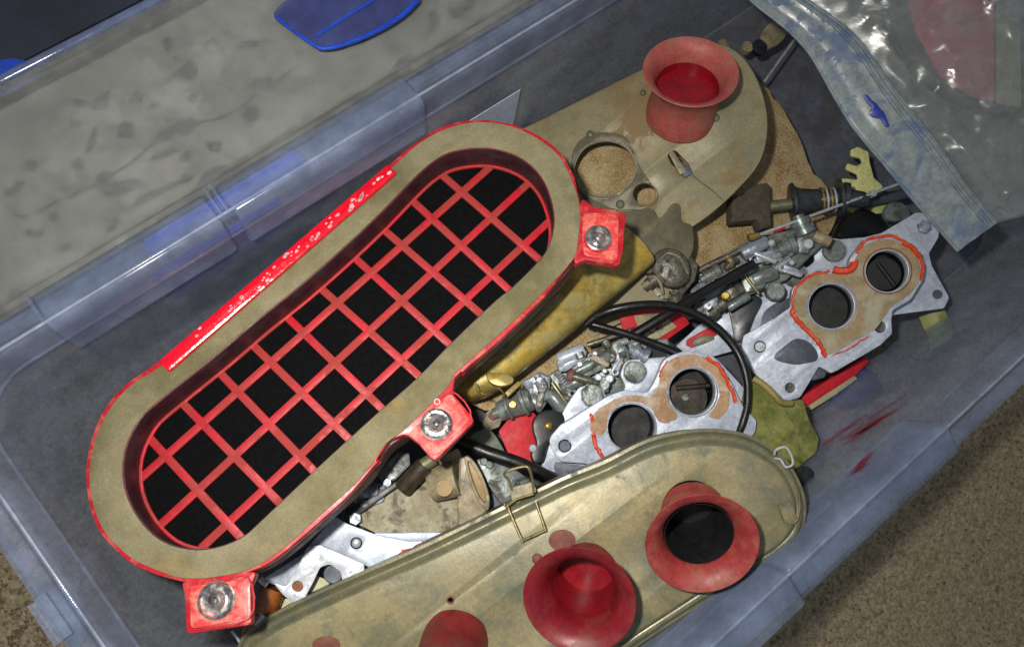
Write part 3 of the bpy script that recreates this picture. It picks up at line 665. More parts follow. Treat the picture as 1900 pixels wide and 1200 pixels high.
# --- lower pair
fA = Fr(1190, 770, .122, (980, 700))
A_ = thing('intake_flange', fA, 'bright aluminium twin port intake flange with a pinkish tan gasket, half under the air box', 'intake flange', 'twin port intake flanges')
ga = rnd([(1158, 900, 0), (1087, 860, 20), (1034, 856, 22), (1016, 815, 22), (1040, 788, 10), (1132, 732, 24), (1160, 723, 20), (1203, 728, 12), (1218, 700, 16), (1232, 664, 30), (1272, 650, 24), (1325, 660, 24), (1352, 700, 16), (1380, 755, 6), (1404, 780, 10), (1402, 800, 10), (1360, 860, 0), (1260, 900, 0)], 10)
b1, b2 = circ(1172, 793, 44, 43, 40), circ(1285, 727, 43, 43, 40)
hA = circ(1048, 827, 12, n=20)
plate('flange_block', fA, ALU, ga, -.012, .001, A_, [b1, b2, hA], bev=.0008)
gA2 = [p + Vector((random.uniform(-1.2, 1.2), random.uniform(-1.2, 1.2))) for p in cr([(1094, 792), (1112, 758), (1150, 736), (1180, 733), (1206, 736), (1222, 712), (1226, 690), (1240, 670), (1268, 658), (1300, 660), (1326, 674), (1345, 704), (1354, 732), (1350, 760), (1334, 776), (1316, 772), (1330, 750), (1334, 727), (1322, 694), (1285, 679), (1250, 696), (1238, 727), (1246, 754), (1258, 772), (1240, 784), (1222, 782), (1212, 762), (1194, 748), (1172, 744), (1146, 752), (1128, 772), (1124, 800), (1110, 806)], 3)]
plate('port_gasket', fA, TANG, gA2, .0011, .0016, A_, bev=.0002)
for x, y in ((1172, 793), (1285, 727)):
    bo = lathe('port_bore', fA, ALUD, x, y, [(43.5, .0024), (45.5, .0024), (45.5, -.035), (43.5, -.035)], A_, 40, True, at=.001)
    lathe('port_liner', fA, BORE, x, y, [(43.6, -.002), (43.6, -.036), (0, -.036), (0, -.034), (43, -.034), (43, -.002)], bo, 36, at=.001)
th = cyl('throttle_plate', fA, THROT, 1276, 738, -.016, -.0148, 37, A_, 30); 
cyl('throttle_screw', fA, CAST, 1272, 737, -.0148, -.013, 7, A_, 10)
rod('throttle_shaft', fA, THROT, (1254, 720, -.0135), (1316, 715, -.0135), [(0, 0), (0, 5), (1, 5), (1, 0)], A_)
cyl('stud', fA, DARKM, 1048, 827, -.010, -.003, 10.5, A_, 16)
bead(fA, [(1312, 663), (1330, 676), (1346, 700), (1356, 722), (1366, 745)], 3.6, A_)
bead(fA, [(1097, 768), (1096, 776), (1100, 780)], 3, A_)
bead(fA, [(1099, 803), (1104, 820), (1110, 834), (1119, 848)], 3.6, A_)
bead(fA, [(1224, 700), (1226, 688), (1238, 668)], 1.2, A_)
# carrier plate behind
fA2 = Fr(1150, 760, .106, (980, 700))
A2 = thing('mounting_plate', fA2, 'polished aluminium mounting plate with two bolted ears behind the lower twin port flange', 'mounting plate')
cp = rnd([(1100, 905, 0), (1004, 866, 8), (1008, 830, 10), (1052, 750, 4), (1074, 718, 16), (1108, 710, 12), (1128, 738, 4), (1164, 722, 14), (1150, 696, 16), (1160, 668, 18), (1255, 660, 0), (1330, 665, 0), (1400, 740, 10), (1402, 800, 8), (1360, 860, 0)], 8)
plate('plate_body', fA2, ALU, cp, -.006, 0, A2, [circ(1172, 793, 43.6, n=36), circ(1285, 727, 43.6, n=36)], bev=.001)
for x, y in ((1099, 733), (1178, 690)): bolt(fA2, x, y, .0003, 20, A2)
DK = plate('plate_recess', fA2, DARKM, cr([(1030, 858), (1060, 861), (1110, 866), (1150, 868), (1120, 905), (1040, 885)], 4), .0002, .0008, A2)
# cable bracket pieces: small curved dark line on the right
tube('edge_spring', fA2, STEEL, [(1376, 752, .003), (1386, 764, .003), (1398, 778, .003)], 1.5, A2)

# --- upper pair
fB = Fr(1590, 560, .118, (1190, 700))
B_ = thing('intake_flange', fB, 'twin port intake flange with ochre gasket and thick orange sealant, near the plastic bag', 'intake flange', 'twin port intake flanges')
gb = rnd([(1376, 640, 3), (1380, 622, 3), (1440, 588, 3), (1466, 570, 6), (1470, 535, 18), (1500, 506, 22), (1545, 498, 12), (1572, 504, 8), (1578, 478, 12), (1600, 448, 18), (1635, 434, 16), (1684, 446, 18), (1712, 480, 18), (1712, 520, 18), (1690, 556, 16), (1656, 576, 8), (1654, 596, 8), (1656, 618, 12), (1634, 640, 8), (1552, 688, 3), (1542, 692, 3), (1520, 680, 3), (1484, 738, 16), (1452, 746, 14), (1438, 726, 10), (1396, 690, 14), (1380, 664, 8)], 8)
c1, c2 = circ(1543, 568, 42, 41, 40), circ(1646, 503, 39, 38, 40)
plate('flange_block', fB, ALU, gb, -.012, .001, B_, [c1, c2, circ(1410, 643, 11), circ(1466, 719, 9), circ(1633, 606, 11)], bev=.0008)
g2 = cr([(1474, 572), (1476, 542), (1494, 520), (1520, 508), (1556, 508), (1580, 500), (1588, 478), (1606, 456), (1640, 443), (1680, 454), (1704, 480), (1706, 518), (1688, 546), (1656, 568), (1640, 590), (1622, 612), (1590, 630), (1552, 652), (1530, 656), (1512, 630), (1490, 606)], 4)
plate('port_gasket', fB, TANG2, g2, .0011, .0020, B_, [circ(1543, 568, 44, 43, 40), circ(1646, 503, 41, 40, 40)], bev=.0003)
for x, y, r in ((1543, 568, 41.5), (1646, 503, 38.5)):
    bo = lathe('port_bore', fB, ALUD if r > 40 else RUST, x, y, [(r, .0022), (r + 2, .0022), (r + 2, -.035), (r, -.035)], B_, 40, True, at=.001)
    lathe('port_liner', fB, BORE, x, y, [(r, -.003), (r, -.036), (0, -.036), (0, -.034), (r - .6, -.034), (r - .6, -.003)], bo, 36, at=.001)
cyl('throttle_plate', fB, BORE, 1640, 508, -.018, -.0165, 30, B_, 30)
rod('throttle_shaft', fB, BORE, (1628, 488, -.016), (1660, 530, -.016), [(0, 0), (0, 4), (1, 4), (1, 0)], B_)
bead(fB, [(1545, 500), (1566, 502), (1580, 497), (1584, 484)], 7, B_)
bead(fB, [(1472, 572), (1473, 545), (1486, 525), (1505, 510), (1540, 503)], 2.6, B_)
bead(fB, [(1470, 575), (1474, 588), (1490, 606), (1508, 622), (1520, 636), (1526, 650), (1533, 660)], 4.2, B_)
bead(fB, [(1590, 470), (1602, 452), (1625, 440), (1660, 440), (1688, 456), (1704, 474), (1712, 494), (1708, 520)], 2.8, B_)
bead(fB, [(1676, 450), (1694, 460), (1706, 476)], 4.6, B_)
bead(fB, [(1545, 658), (1570, 650), (1595, 634), (1612, 624)], 1.1, B_)
for x, y, r in ((1410, 643, 9), (1466, 719, 8), (1633, 606, 9)): cyl('stud', fB, STEEL if x == 1410 else CASTD, x, y, -.010, -.004, r, B_, 14)
pk = cr([(1436, 664), (1458, 640), (1478, 628), (1500, 634), (1516, 652), (1516, 668), (1496, 674), (1470, 676)], 4)
plate('flange_pocket', fB, DARKM, pk, .0004, .0014, B_)
plate('flange_step', fB, DARKM, rnd([(1520, 682), (1534, 690), (1530, 700), (1508, 706), (1500, 700)], 2), -.010, -.006, B_)
fB2 = Fr(1600, 500, .102, (1190, 700))
B2_ = thing('mounting_plate', fB2, 'dull aluminium mounting plate with pointed corner ears behind the upper twin port flange', 'mounting plate')
cp = rnd([(1240, 655, 8), (1300, 600, 4), (1390, 552, 3), (1452, 500, 6), (1470, 486, 12), (1496, 498, 12), (1512, 484, 8), (1508, 462, 12), (1530, 446, 12), (1604, 440, 3), (1636, 432, 3), (1700, 394, 12), (1744, 396, 18), (1742, 440, 12), (1724, 470, 8), (1730, 494, 3), (1762, 552, 10), (1752, 572, 8), (1660, 584, 3), (1560, 640, 0), (1400, 640, 0), (1300, 668, 4)], 8)
plate('plate_body', fB2, ALU, cp, -.006, 0, B2_, [circ(1543, 568, 41.5, n=36), circ(1646, 503, 38.5, n=36)], bev=.001)
for x, y, r in ((1548, 465, 19), (1475, 511, 20)): bolt(fB2, x, y, .0003, r, B2_)
cyl('corner_bolt', fB2, ALUD, 1716, 421, 0, .004, 12, B2_, 6, dome=.001)
cyl('corner_bolt', fB2, DARKM, 1740, 546, 0, .001, 8, B2_, 14)
plate('plate_recess', fB2, DARKM, cr([(1410, 610), (1418, 580), (1440, 562), (1470, 552), (1466, 572), (1440, 590), (1414, 608)], 4), .0003, .0010, B2_)
TEAR = mat('black_teardrop_lever', (44, 52, 58), (32, 38, 44), sc=30, rough=.4, bump=.1)
o = plate('teardrop_lever', fB2, TEAR, cr([(1352, 552), (1372, 543), (1398, 546), (1414, 558), (1400, 590), (1384, 628), (1366, 634), (1358, 600), (1352, 572)], 4), .001, .006, None)
tag(o, 'black teardrop shaped lever lying on the aluminium plate right of the hose loop', 'lever')
plate('inset_window', fB2, CARDRED, rnd([(1272, 640), (1274, 630), (1320, 604), (1330, 612), (1330, 622), (1284, 646)], 4), .0003, .0012, B2_)
plate('inset_slug', fB2, OLIVED, cr([(1284, 634), (1300, 624), (1318, 622), (1326, 628), (1310, 636), (1290, 642)], 3), .0012, .003, B2_)
DSC = mat('dark_disc', (52, 58, 66), (40, 46, 54), sc=30, rough=.5)
o = plate('dark_disc', Fr(1240, 640, .1035), DSC, cr([(1198, 646), (1215, 630), (1232, 629), (1256, 642), (1276, 664), (1240, 668), (1190, 662)], 4), 0, .002)
tag(o, 'dark rounded disc peeking out above the pinkish tan gasket', 'disc')

# --- carburettor bodies: clusters of cast housings, screws and levers
def carb(fr, label, x, y, parts, m=CAST):
    t = thing('carburettor', fr, label, 'carburettor', 'grey cast carburettors between the filter and the flanges')
    for p in parts:
        k = p[0]
        if k == 'blk': plate('housing', fr, p[4] if len(p) > 4 else m, rnd(p[1], 5), p[2], p[3], t, bev=.002)
        elif k == 'cyl': cyl(p[6] if len(p) > 6 else 'turned_boss', fr, p[5] if len(p) > 5 else m, p[1][0], p[1][1], p[2], p[3], p[4], t, 20, c=.0012)
        elif k == 'rod': rod('barrel', fr, p[4] if len(p) > 4 else m, p[1], p[2], p[3], t)
        elif k == 'hex': rod('hex_nut', fr, p[4] if len(p) > 4 else m, p[1], p[2], [(0, 0), (0, p[3]), (1, p[3]), (1, 0)], t, n=6)
        elif k == 'arm':
            (x0_, y0_), (x1_, y1_), r_ = p[1], p[2], p[4]; a_ = math.atan2(y1_ - y0_, x1_ - x0_)
            ol = [Vector((x0_ + r_ * math.cos(a_ + 1.57 + i * .4488), y0_ + r_ * math.sin(a_ + 1.57 + i * .4488))) for i in range(8)] + [Vector((x1_ + r_ * .8 * math.cos(a_ - 1.57 + i * .4488), y1_ + r_ * .8 * math.sin(a_ - 1.57 + i * .4488))) for i in range(8)]
            plate('lever_arm', fr, p[5] if len(p) > 5 else ALUD, ol, p[3], p[3] + .0016, t, [circ(x0_, y0_, r_ * .4, n=12)])
        elif k == 'spring':
            a3, b3 = fr.uv(*p[1]), fr.uv(*p[2]); ax_ = b3 - a3; L_ = ax_.length; ax_.normalize(); e1_ = ax_.cross(Vector((0, 0, 1))).normalized(); e2_ = ax_.cross(e1_)
            bm = bmesh.new(); rr_ = fr.m(p[3]); wr = fr.m(1.5); prev = None; NT = 90
            for i in range(NT + 1):
                t_ = i / NT; an = t_ * 2 * math.pi * 8; rad = e1_ * math.cos(an) + e2_ * math.sin(an); c_ = a3 + ax_ * L_ * t_ + rad * rr_
                ring = [bm.verts.new(c_ + rad * wr * math.cos(q) + ax_ * wr * math.sin(q)) for q in (0, 1.57, 3.14, 4.71)]
                if prev:
                    for j in range(4): bm.faces.new((prev[j], prev[(j + 1) % 4], ring[(j + 1) % 4], ring[j]))
                prev = ring
            me = bpy.data.meshes.new('m'); bm.to_mesh(me); bm.free(); link('return_spring', me, STEEL, t)
        elif k == 'tube': tube('linkage_rod', fr, p[3] if len(p) > 3 else m, p[1], p[2], t)
    return t
fc = Fr(1110, 700, .100, (1040, 680))
bar_ = lambda r: [(0, 0), (0, r * .9), (.06, r), (.94, r), (1, r * .9), (1, 0)]
step = lambda r: [(0, 0), (0, r * .6), (.2, r * .6), (.2, r), (.5, r), (.5, r * .8), (.7, r * .8), (.72, r * 1.05), (.95, r * 1.05), (1, r * .9), (1, 0)]
carb(fc, 'cast grey carburettor between the gold pan and the lower twin port flange', 0, 0, [
    ('blk', [(1010, 700), (1060, 668), (1150, 628), (1240, 628), (1250, 680), (1160, 740), (1060, 770), (1020, 750)], -.03, -.014),
    ('blk', [(1032, 672), (1048, 648), (1078, 640), (1090, 652), (1086, 668), (1050, 690), (1036, 690)], -.014, .004, ALUD),
    ('rod', (1036, 668, 0), (1084, 648, 0), bar_(13), ALU),
    ('hex', (1074, 654, .008), (1078, 664, .008), 8, CAST),
    ('blk', [(1062, 672), (1130, 646), (1142, 664), (1126, 682), (1080, 706), (1058, 700)], -.014, .001),
    ('rod', (1060, 694, .002), (1132, 658, .002), step(10)),
    ('cyl', (1135, 664), -.01, .005, 9, CASTD), ('cyl', (1062, 697), -.01, .007, 11, RUST),
    ('rod', (1062, 697, .006), (1112, 712, .006), bar_(8), CASTD),
    ('cyl', (1118, 712), -.01, .008, 14), ('cyl', (1131, 702), -.01, .009, 8, STEEL), ('cyl', (1122, 688), 0, .008, 5, STEEL), ('cyl', (1110, 700), 0, .009, 7, ALU),
    ('blk', [(1128, 640), (1150, 628), (1168, 650), (1172, 680), (1150, 700), (1136, 690)], -.014, -.002),
    ('rod', (1168, 646, 0), (1202, 664, 0), step(15), ALUD), ('hex', (1148, 660, .004), (1160, 656, .004), 6),
    ('blk', [(968, 708), (1000, 690), (1022, 700), (1020, 730), (990, 752), (975, 740)], -.02, .0, ALUD),
    ('rod', (996, 696, .002), (1018, 740, .002), step(11), ALUD), ('cyl', (1001, 706), -.01, .007, 7, STEEL),
    ('rod', (982, 738, -.002), (1008, 756, -.002), bar_(13)), ('rod', (1018, 726, 0), (1046, 760, 0), bar_(14), CAST),
    ('rod', (1024, 710, .002), (1054, 752, .002), bar_(4), TANW), ('rod', (1040, 722, 0), (1086, 700, 0), bar_(12)),
    ('rod', (1066, 740, -.002), (1030, 736, -.002), bar_(10), CASTD),
    ('cyl', (1126, 640), -.01, .002, 8, CASTD), ('hex', (1122, 632, .002), (1130, 644, .002), 7), ('tube', [(1090, 640, -.01), (1120, 630, -.01), (1180, 610, -.012)], 5, CASTD),
    ('arm', (1062, 730), (1110, 748), .001, 9), ('arm', (1008, 716), (1000, 752), .007, 8, CASTD), ('spring', (1034, 690, .004), (1056, 726, .002), 6), ('arm', (1142, 690), (1154, 652), .003, 8), ('cyl', (1030, 746), -.01, .003, 8, BRASS), ('rod', (1088, 728, 0), (1128, 720, 0), bar_(7), STEEL), ('spring', (1150, 636, .002), (1180, 628, .002), 6), ('cyl', (1076, 676), 0, .006, 6, STEEL), ('arm', (1096, 660), (1126, 676), .006, 6, TANP),
    ('cyl', (1176, 640), -.012, .0, 11, CAST), ('cyl', (1152, 672), -.008, .004, 6, BRASS), ('cyl', (1092, 684), -.004, .005, 4, BRASS), ('cyl', (1104, 656), -.004, .006, 5, STEEL),
])
fd = Fr(1380, 480, .100, (1150, 640))
carb(fd, 'cast grey carburettor lying above the hose loop, beside the tan fibre pad', 0, 0, [
    ('blk', [(1210, 560), (1290, 500), (1400, 440), (1500, 420), (1530, 450), (1460, 520), (1360, 560), (1260, 600)], -.025, -.012),
    ('blk', [(1372, 464), (1396, 440), (1424, 438), (1430, 456), (1384, 482)], -.012, .004, ALUD),
    ('rod', (1376, 472, 0), (1420, 448, 0), bar_(14), ALUD), ('cyl', (1432, 450), -.01, .006, 6, STEEL),
    ('blk', [(1424, 462), (1440, 444), (1474, 440), (1484, 466), (1450, 488), (1420, 480)], -.012, .001),
    ('rod', (1436, 468, 0), (1476, 452, 0), step(15), CAST), ('cyl', (1424, 482), -.01, .004, 8, CASTD),
    ('blk', [(1480, 420), (1510, 410), (1516, 440), (1500, 470), (1476, 470)], -.014, -.001), ('rod', (1480, 400, -.004), (1496, 436, -.004), step(18)),
    ('rod', (1510, 436, -.002), (1540, 450, -.002), bar_(10), TANP), ('cyl', (1470, 487), -.01, .006, 5, STEEL), ('cyl', (1452, 496), -.012, .002, 10),
    ('blk', [(1296, 530), (1330, 500), (1352, 508), (1340, 545), (1310, 560)], -.014, -.002), ('rod', (1300, 520, 0), (1336, 500, 0), step(13), CAST),
    ('cyl', (1336, 512), -.01, .003, 9, BRASS), ('rod', (1346, 500, -.002), (1366, 478, -.002), step(9), CASTD), ('cyl', (1355, 482), -.01, .002, 7, BRASS),
    ('blk', [(1372, 512), (1410, 494), (1428, 508), (1418, 534), (1384, 545)], -.014, .0), ('rod', (1378, 506, .002), (1408, 545, .002), bar_(3), TANW),
    ('rod', (1396, 520, -.002), (1440, 504, -.002), bar_(13)), ('cyl', (1410, 516), -.01, .003, 9, ALUD), ('blk', [(1330, 536), (1370, 520), (1384, 540), (1352, 562)], -.014, -.003, CASTD),
    ('rod', (1286, 548, -.004), (1310, 530, -.004), bar_(12), ALUD), ('cyl', (1300, 572), -.014, -.002, 14, CASTD), ('rod', (1310, 590, -.006), (1344, 560, -.006), step(12), CASTD),
    ('arm', (1400, 480), (1446, 470), .003, 10), ('arm', (1330, 520), (1370, 502), .003, 9, CASTD), ('spring', (1290, 545, .002), (1326, 526, .002), 7), ('spring', (1436, 500, .001), (1466, 480, .001), 6), ('arm', (1452, 496), (1484, 508), .003, 8), ('cyl', (1346, 548), -.006, .002, 8, BRASS), ('cyl', (1500, 452), -.002, .004, 9, STEEL), ('blk', [(1300, 560), (1330, 548), (1342, 572), (1312, 588)], -.012, -.001, ALUD), ('rod', (1400, 470, .004), (1440, 486, .004), bar_(5), STEEL),
    ('tube', [(1240, 540, 0), (1300, 500, 0), (1350, 476, 0), (1380, 460, 0)], 5, CASTD), ('cyl', (1440, 540), -.02, -.004, 16), ('rod', (1350, 572, -.008), (1390, 548, -.008), bar_(8), CAST),
])
# dark cap housing
f = Fr(1250, 500, .105, (1130, 680))
dc = thing('cap_housing', f, 'oily dark angular cap housing at the black rod, right of the filter lug', 'cap')
plate('cap_base', f, CASTD, rnd([(1212, 474), (1244, 448), (1266, 456), (1296, 492), (1290, 520), (1256, 560), (1226, 560), (1200, 530)], 6), -.02, -.002, dc, bev=.002)
lathe('cap_dome', f, CASTD, 1244, 500, [(0, -.004), (32, -.004), (33, .006), (30, .011), (20, .0135), (0, .0145)], dc, 28, at=0, sc=(1, 1.15))
tube('cap_ridge', f, OLIVED, [(1226, 480, .012), (1240, 470, .012), (1262, 480, .012), (1276, 508, .010)], 4, dc)
rod('cap_nozzle', f, CASTD, (1218, 516, .002), (1196, 536, -.002), [(0, 0), (0, 17), (.3, 17), (.3, 12), (.7, 12), (.7, 8), (1, 8), (1, 0)], dc)
tube('cap_nozzle_ring', f, TANP, [(1204, 514, .010), (1216, 514, .012), (1226, 528, .010), (1230, 545, .006)], 2.6, dc)
rod('cap_screw', f, TANP, (1192, 532, .004), (1206, 524, .006), [(0, 0), (0, 6), (1, 6), (1, 0)], dc)
rod('cap_foot', f, CASTD, (1244, 540, -.006), (1262, 572, -.010), step(16), dc)
cyl('cap_bolt', f, BRASS, 1262, 524, 0, .004, 4, dc, 8)

# ================================================================ hoses and rods
f = Fr(1250, 600, .128)
def hose(name, pts, r, lab, m=RUBBER, radii=None, cat='hose', fr=f, sm=6):
    o = tube(name, fr, m, pts, r, None, 14, sm, radii); return tag(o, lab, cat)
hose('black_rod', [(1164, 628, -.014), (1230, 588, -.004), (1300, 545, 0), (1398, 490, .002)], 9, 'straight thick black rubber rod running from the dark cap area to the upper carburettor', cat='rubber rod', sm=3)
hose('cable_loop', [(1088, 602, -.012), (1105, 588, -.006), (1140, 574, .004), (1190, 566, .010), (1240, 567, .012), (1285, 580, .013), (1330, 608, .013), (1365, 648, .013), (1384, 695, .014), (1387, 745, .014), (1378, 785, .012), (1366, 812, .006)], 9, 'black cable arching in a loop over the twin port flanges', radii=(8.4, 6.8), cat='cable')
hose('cable_end', [(1084, 598, -.014), (1112, 605, -.010), (1170, 622, -.006), (1230, 644, -.004), (1262, 658, -.002)], 7, 'dull black cable end running below the loop to the pinkish tan gasket', radii=(6.5, 7.5), cat='cable')
hose('lower_hose', [(820, 800, -.02), (850, 816, -.015), (900, 838, -.008), (960, 858, -.004), (1010, 880, -.006), (1070, 912, -.014)], 11, 'thick glossy black hose running from under the middle filter lug to the air box edge', radii=(13, 10))
# ================================================================ things round the flanges
o = plate('label_card', Fr(1210, 605, .088), CARDRED, rnd([(1150, 590), (1200, 570), (1262, 575), (1280, 600), (1190, 665), (1165, 650)], 3), 0, .002); tag(o, 'red printed card under the black cables with a cream panel', 'card')
lb = Fr(1212, 608, .0905)
plate('label_panel', lb, LABELM, rnd([(1180, 632), (1236, 588), (1256, 606), (1202, 640)], 1), 0, .0006, o).parent = None
lo_ = bpy.data.objects['label_panel']; lo_.parent = o; lo_.matrix_parent_inverse = o.matrix_world.inverted(); lo_.matrix_basis = lb.M
lo2 = plate('photo_panel', lb, TANP, rnd([(1176, 585), (1222, 578), (1228, 588), (1184, 607)], 1), 0, .0006, None); lo2.parent = o; lo2.matrix_parent_inverse = o.matrix_world.inverted(); lo2.matrix_basis = lb.M
tc_ = bpy.data.curves.new('t', 'FONT'); tc_.body = "C'40"; tc_.size = lb.m(15); tc_.extrude = .0001; tc_.align_x = 'CENTER'; tc_.align_y = 'CENTER'
to = bpy.data.objects.new('t', tc_); tm = bpy.data.meshes.new_from_object(to); bpy.data.objects.remove(to)
a_, b_ = lb.uv(1200, 615), lb.uv(1232, 604)
tm.transform(Matrix.Translation((*((lb.uv(1216, 611))[:2]), .0008)) @ Matrix.Rotation(math.atan2(b_.y - a_.y, b_.x - a_.x), 4, 'Z'))
to = link('lettering', tm, INK, None, lb); to.parent = lo_
to.matrix_world = lb.M; to.matrix_parent_inverse = Matrix(); to.matrix_basis = Matrix()

f = Fr(970, 810, .082)
o = plate('red_card', f, CARDRED, rnd([(925, 800), (945, 775), (985, 762), (1002, 775), (1000, 850), (985, 872), (945, 845)], 6), 0, .002); tag(o, 'plain bright red card left of the black lever with the brass rivet', 'card')
f = Fr(1015, 800, .092)
cam_ = thing('black_lever', f, 'black plastic cam lever with a brass rivet left of the lower twin port flange', 'lever')
plate('lever_body', f, BLACKP, cr([(990, 800), (990, 780), (1002, 765), (1020, 760), (1044, 766), (1046, 790), (1020, 820), (1008, 855), (992, 858), (986, 840), (996, 822)], 4), 0, .008, cam_, bev=.002)
cyl('lever_rivet', f, BRASS, 1018, 789, .008, .0105, 7.5, cam_, 16, dome=.001)
cyl('lever_screw', f, STEEL, 989, 831, .004, .009, 7, cam_, 12)
f = Fr(950, 760, .088, (1000, 640))
nt = thing('hose_nozzle', f, 'ringed tan nozzle with brass tip under the end of the gold pan', 'nozzle')
rod('nozzle_barrel', f, CAST, (916, 768, 0), (984, 740, .004), [(0, 0), (0, 10), (.15, 10), (.15, 18), (.35, 20), (.38, 24), (.44, 24), (.46, 20), (.75, 23), (.78, 27), (.86, 27), (.88, 22), (1, 22), (1, 0)], nt, 24)
cyl('nozzle_tip', f, BRASS, 951, 750, .008, .015, 7, nt, 12)
plate('nozzle_bracket', f, TANP, rnd([(894, 790), (902, 765), (925, 752), (935, 770), (926, 792), (905, 800)], 3), -.008, -.003, nt)
cyl('bracket_hole_boss', f, RUST, 914, 771, -.003, .002, 8, nt, 14)
f = Fr(910, 820, .080)
o = plate('glass_sheet', f, mat('grey_green_tab', (128, 136, 124), (110, 120, 108), sc=30, rough=.35, bump=.1), cr([(872, 810), (888, 798), (906, 794), (922, 810), (938, 838), (945, 862), (900, 850), (870, 838)], 3), 0, .005, bev=.002); tag(o, 'grey green rounded metal tab just above the thick black hose', 'tab')
# olive card, red and white piece, blue piece, brass tab right of the flanges
f = Fr(1450, 800, .130)
oc = plate('olive_bracket_plate', f, OLIVEC, rnd([(1385, 700, 6), (1420, 712, 20), (1450, 745, 10), (1490, 740, 6), (1502, 780, 10), (1520, 812, 8), (1516, 838, 12), (1475, 872, 6), (1400, 850, 6), (1370, 800, 4)], 8), 0, .004, bev=.001); tag(oc, 'olive green zinc plate between the upper flange and the round end of the air box', 'plate')
f = Fr(1415, 730, .142)
o = tube('brass_bow', f, GOLD, [(1398, 702, 0), (1415, 712, .003), (1432, 728, .004), (1448, 745, .004), (1468, 748, 0)], 6, None, 12); tag(o, 'curved brass strip hooked under the lower ear of the upper flange', 'strip')
f = Fr(1550, 700, .06)
o = plate('red_white_box_edge', f, CARDRED, rnd([(1486, 736), (1560, 690), (1606, 660), (1612, 672), (1590, 694), (1500, 752)], 2), -.02, .004, bev=.0008); tag(o, 'bright red carton edge showing under the lower right side of the upper flange', 'carton')
o = plate('carton_tape', Fr(1560, 705, .062), LABELM, rnd([(1500, 752), (1545, 722), (1585, 696), (1592, 702), (1548, 734), (1506, 760)], 2), -.02, 0); tag(o, 'cream strip along the red carton edge by the crate wall', 'strip')
BLU2 = mat('blue_wrap', (52, 66, 130), (36, 44, 90), sc=60, rough=.25, bump=.4, bsc=120)
o = plate('blue_wrapper', Fr(1580, 715, .054), BLU2, cr([(1545, 736), (1600, 684), (1625, 694), (1628, 724), (1590, 748), (1560, 752)], 4), -.006, .002, bev=.001); tag(o, 'small dark blue wrapper beside the red carton on the crate floor', 'wrapper')
f = Fr(1735, 615, .08, (1500, 500))
bt = thing('brass_tab', f, 'dull brass tab sticking out to the right below the upper mounting plate', 'tab')
plate('tab_sheet', f, OLIVEC, rnd([(1704, 588, 3), (1752, 572, 6), (1770, 610, 8), (1768, 628, 8), (1724, 652, 3), (1722, 630, 10)], 6), 0, .004, bt, bev=.001)
tube('tab_lip', f, BRASS, [(1700, 660, -.002), (1716, 656, .001), (1728, 650, .003)], 2, bt)
f = Fr(1500, 880, .150)
o = plate('rubber_stop', f, BLACKP, cr([(1478, 872), (1495, 864), (1510, 872), (1512, 892), (1492, 902), (1480, 892)], 4), 0, .01, bev=.002); tag(o, 'small black rubber foot just right of the round end of the air box', 'foot')
# reflection of the red parts, painted as thin streaks on the near wall
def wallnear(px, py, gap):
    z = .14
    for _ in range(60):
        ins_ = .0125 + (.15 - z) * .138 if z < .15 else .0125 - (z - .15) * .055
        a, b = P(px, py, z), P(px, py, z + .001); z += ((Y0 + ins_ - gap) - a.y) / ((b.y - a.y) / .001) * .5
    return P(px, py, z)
RSTR = see_through('faint_red_reflection', (200, 44, 56), .11, rough=.3, tint=(.97, .88, .9), sc=60, var=.11)
for a, b, cnt, lab in (((1520, 838), (1726, 714), 9, 'long faint painted red reflection on the near crate wall right of the air box'),
                       ((1560, 880), (1640, 826), 5, 'short faint painted red reflection on the near crate wall, lower of the two')):
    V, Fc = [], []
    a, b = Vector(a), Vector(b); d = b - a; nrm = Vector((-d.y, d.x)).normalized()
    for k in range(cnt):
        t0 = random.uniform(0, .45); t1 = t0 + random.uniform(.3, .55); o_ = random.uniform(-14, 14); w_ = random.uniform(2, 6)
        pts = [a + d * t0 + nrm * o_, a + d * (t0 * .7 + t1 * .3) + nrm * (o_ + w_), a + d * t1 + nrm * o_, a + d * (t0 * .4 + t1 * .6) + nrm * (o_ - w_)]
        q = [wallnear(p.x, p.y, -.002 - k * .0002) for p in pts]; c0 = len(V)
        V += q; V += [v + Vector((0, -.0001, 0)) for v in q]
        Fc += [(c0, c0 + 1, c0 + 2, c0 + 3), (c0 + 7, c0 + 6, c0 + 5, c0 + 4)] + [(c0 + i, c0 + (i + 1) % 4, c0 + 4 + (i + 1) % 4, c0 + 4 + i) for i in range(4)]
    tag(raw('red_reflection', V, Fc, RSTR), lab, 'smear')  # painted reflection of the red parts, not a smear on the wall
# ================================================================ lower left gap: plates, ducts and small hardware
f = Fr(620, 1020, .125, (760, 900))
sp1 = thing('levered_plate', f, 'large bright flat plate with a round rivet under the lower edge of the filter', 'plate')
plate('plate_sheet', f, ALU, rnd([(480, 1078, 3), (560, 1028, 0), (620, 956, 3), (642, 970, 20), (700, 992, 20), (760, 1004, 20), (850, 1000, 3), (900, 1040, 0), (780, 1100, 0), (706, 1062, 3), (640, 1030, 6), (600, 1012, 6), (578, 1014, 8), (556, 1040, 8), (548, 1085, 3), (528, 1088, 3)], 8), 0, .002, sp1, [circ(661, 1007, 11)], bev=.0005)
cyl('plate_rivet', f, STEEL, 661, 1007, -.004, -.0006, 9, sp1, 16, dome=.0006)
tube('red_paint_smear', f, ORANGE, [(745, 1024, .002), (765, 1020, .0022), (778, 1012, .0022), (796, 1010, .002)], 5, sp1, smooth=3)
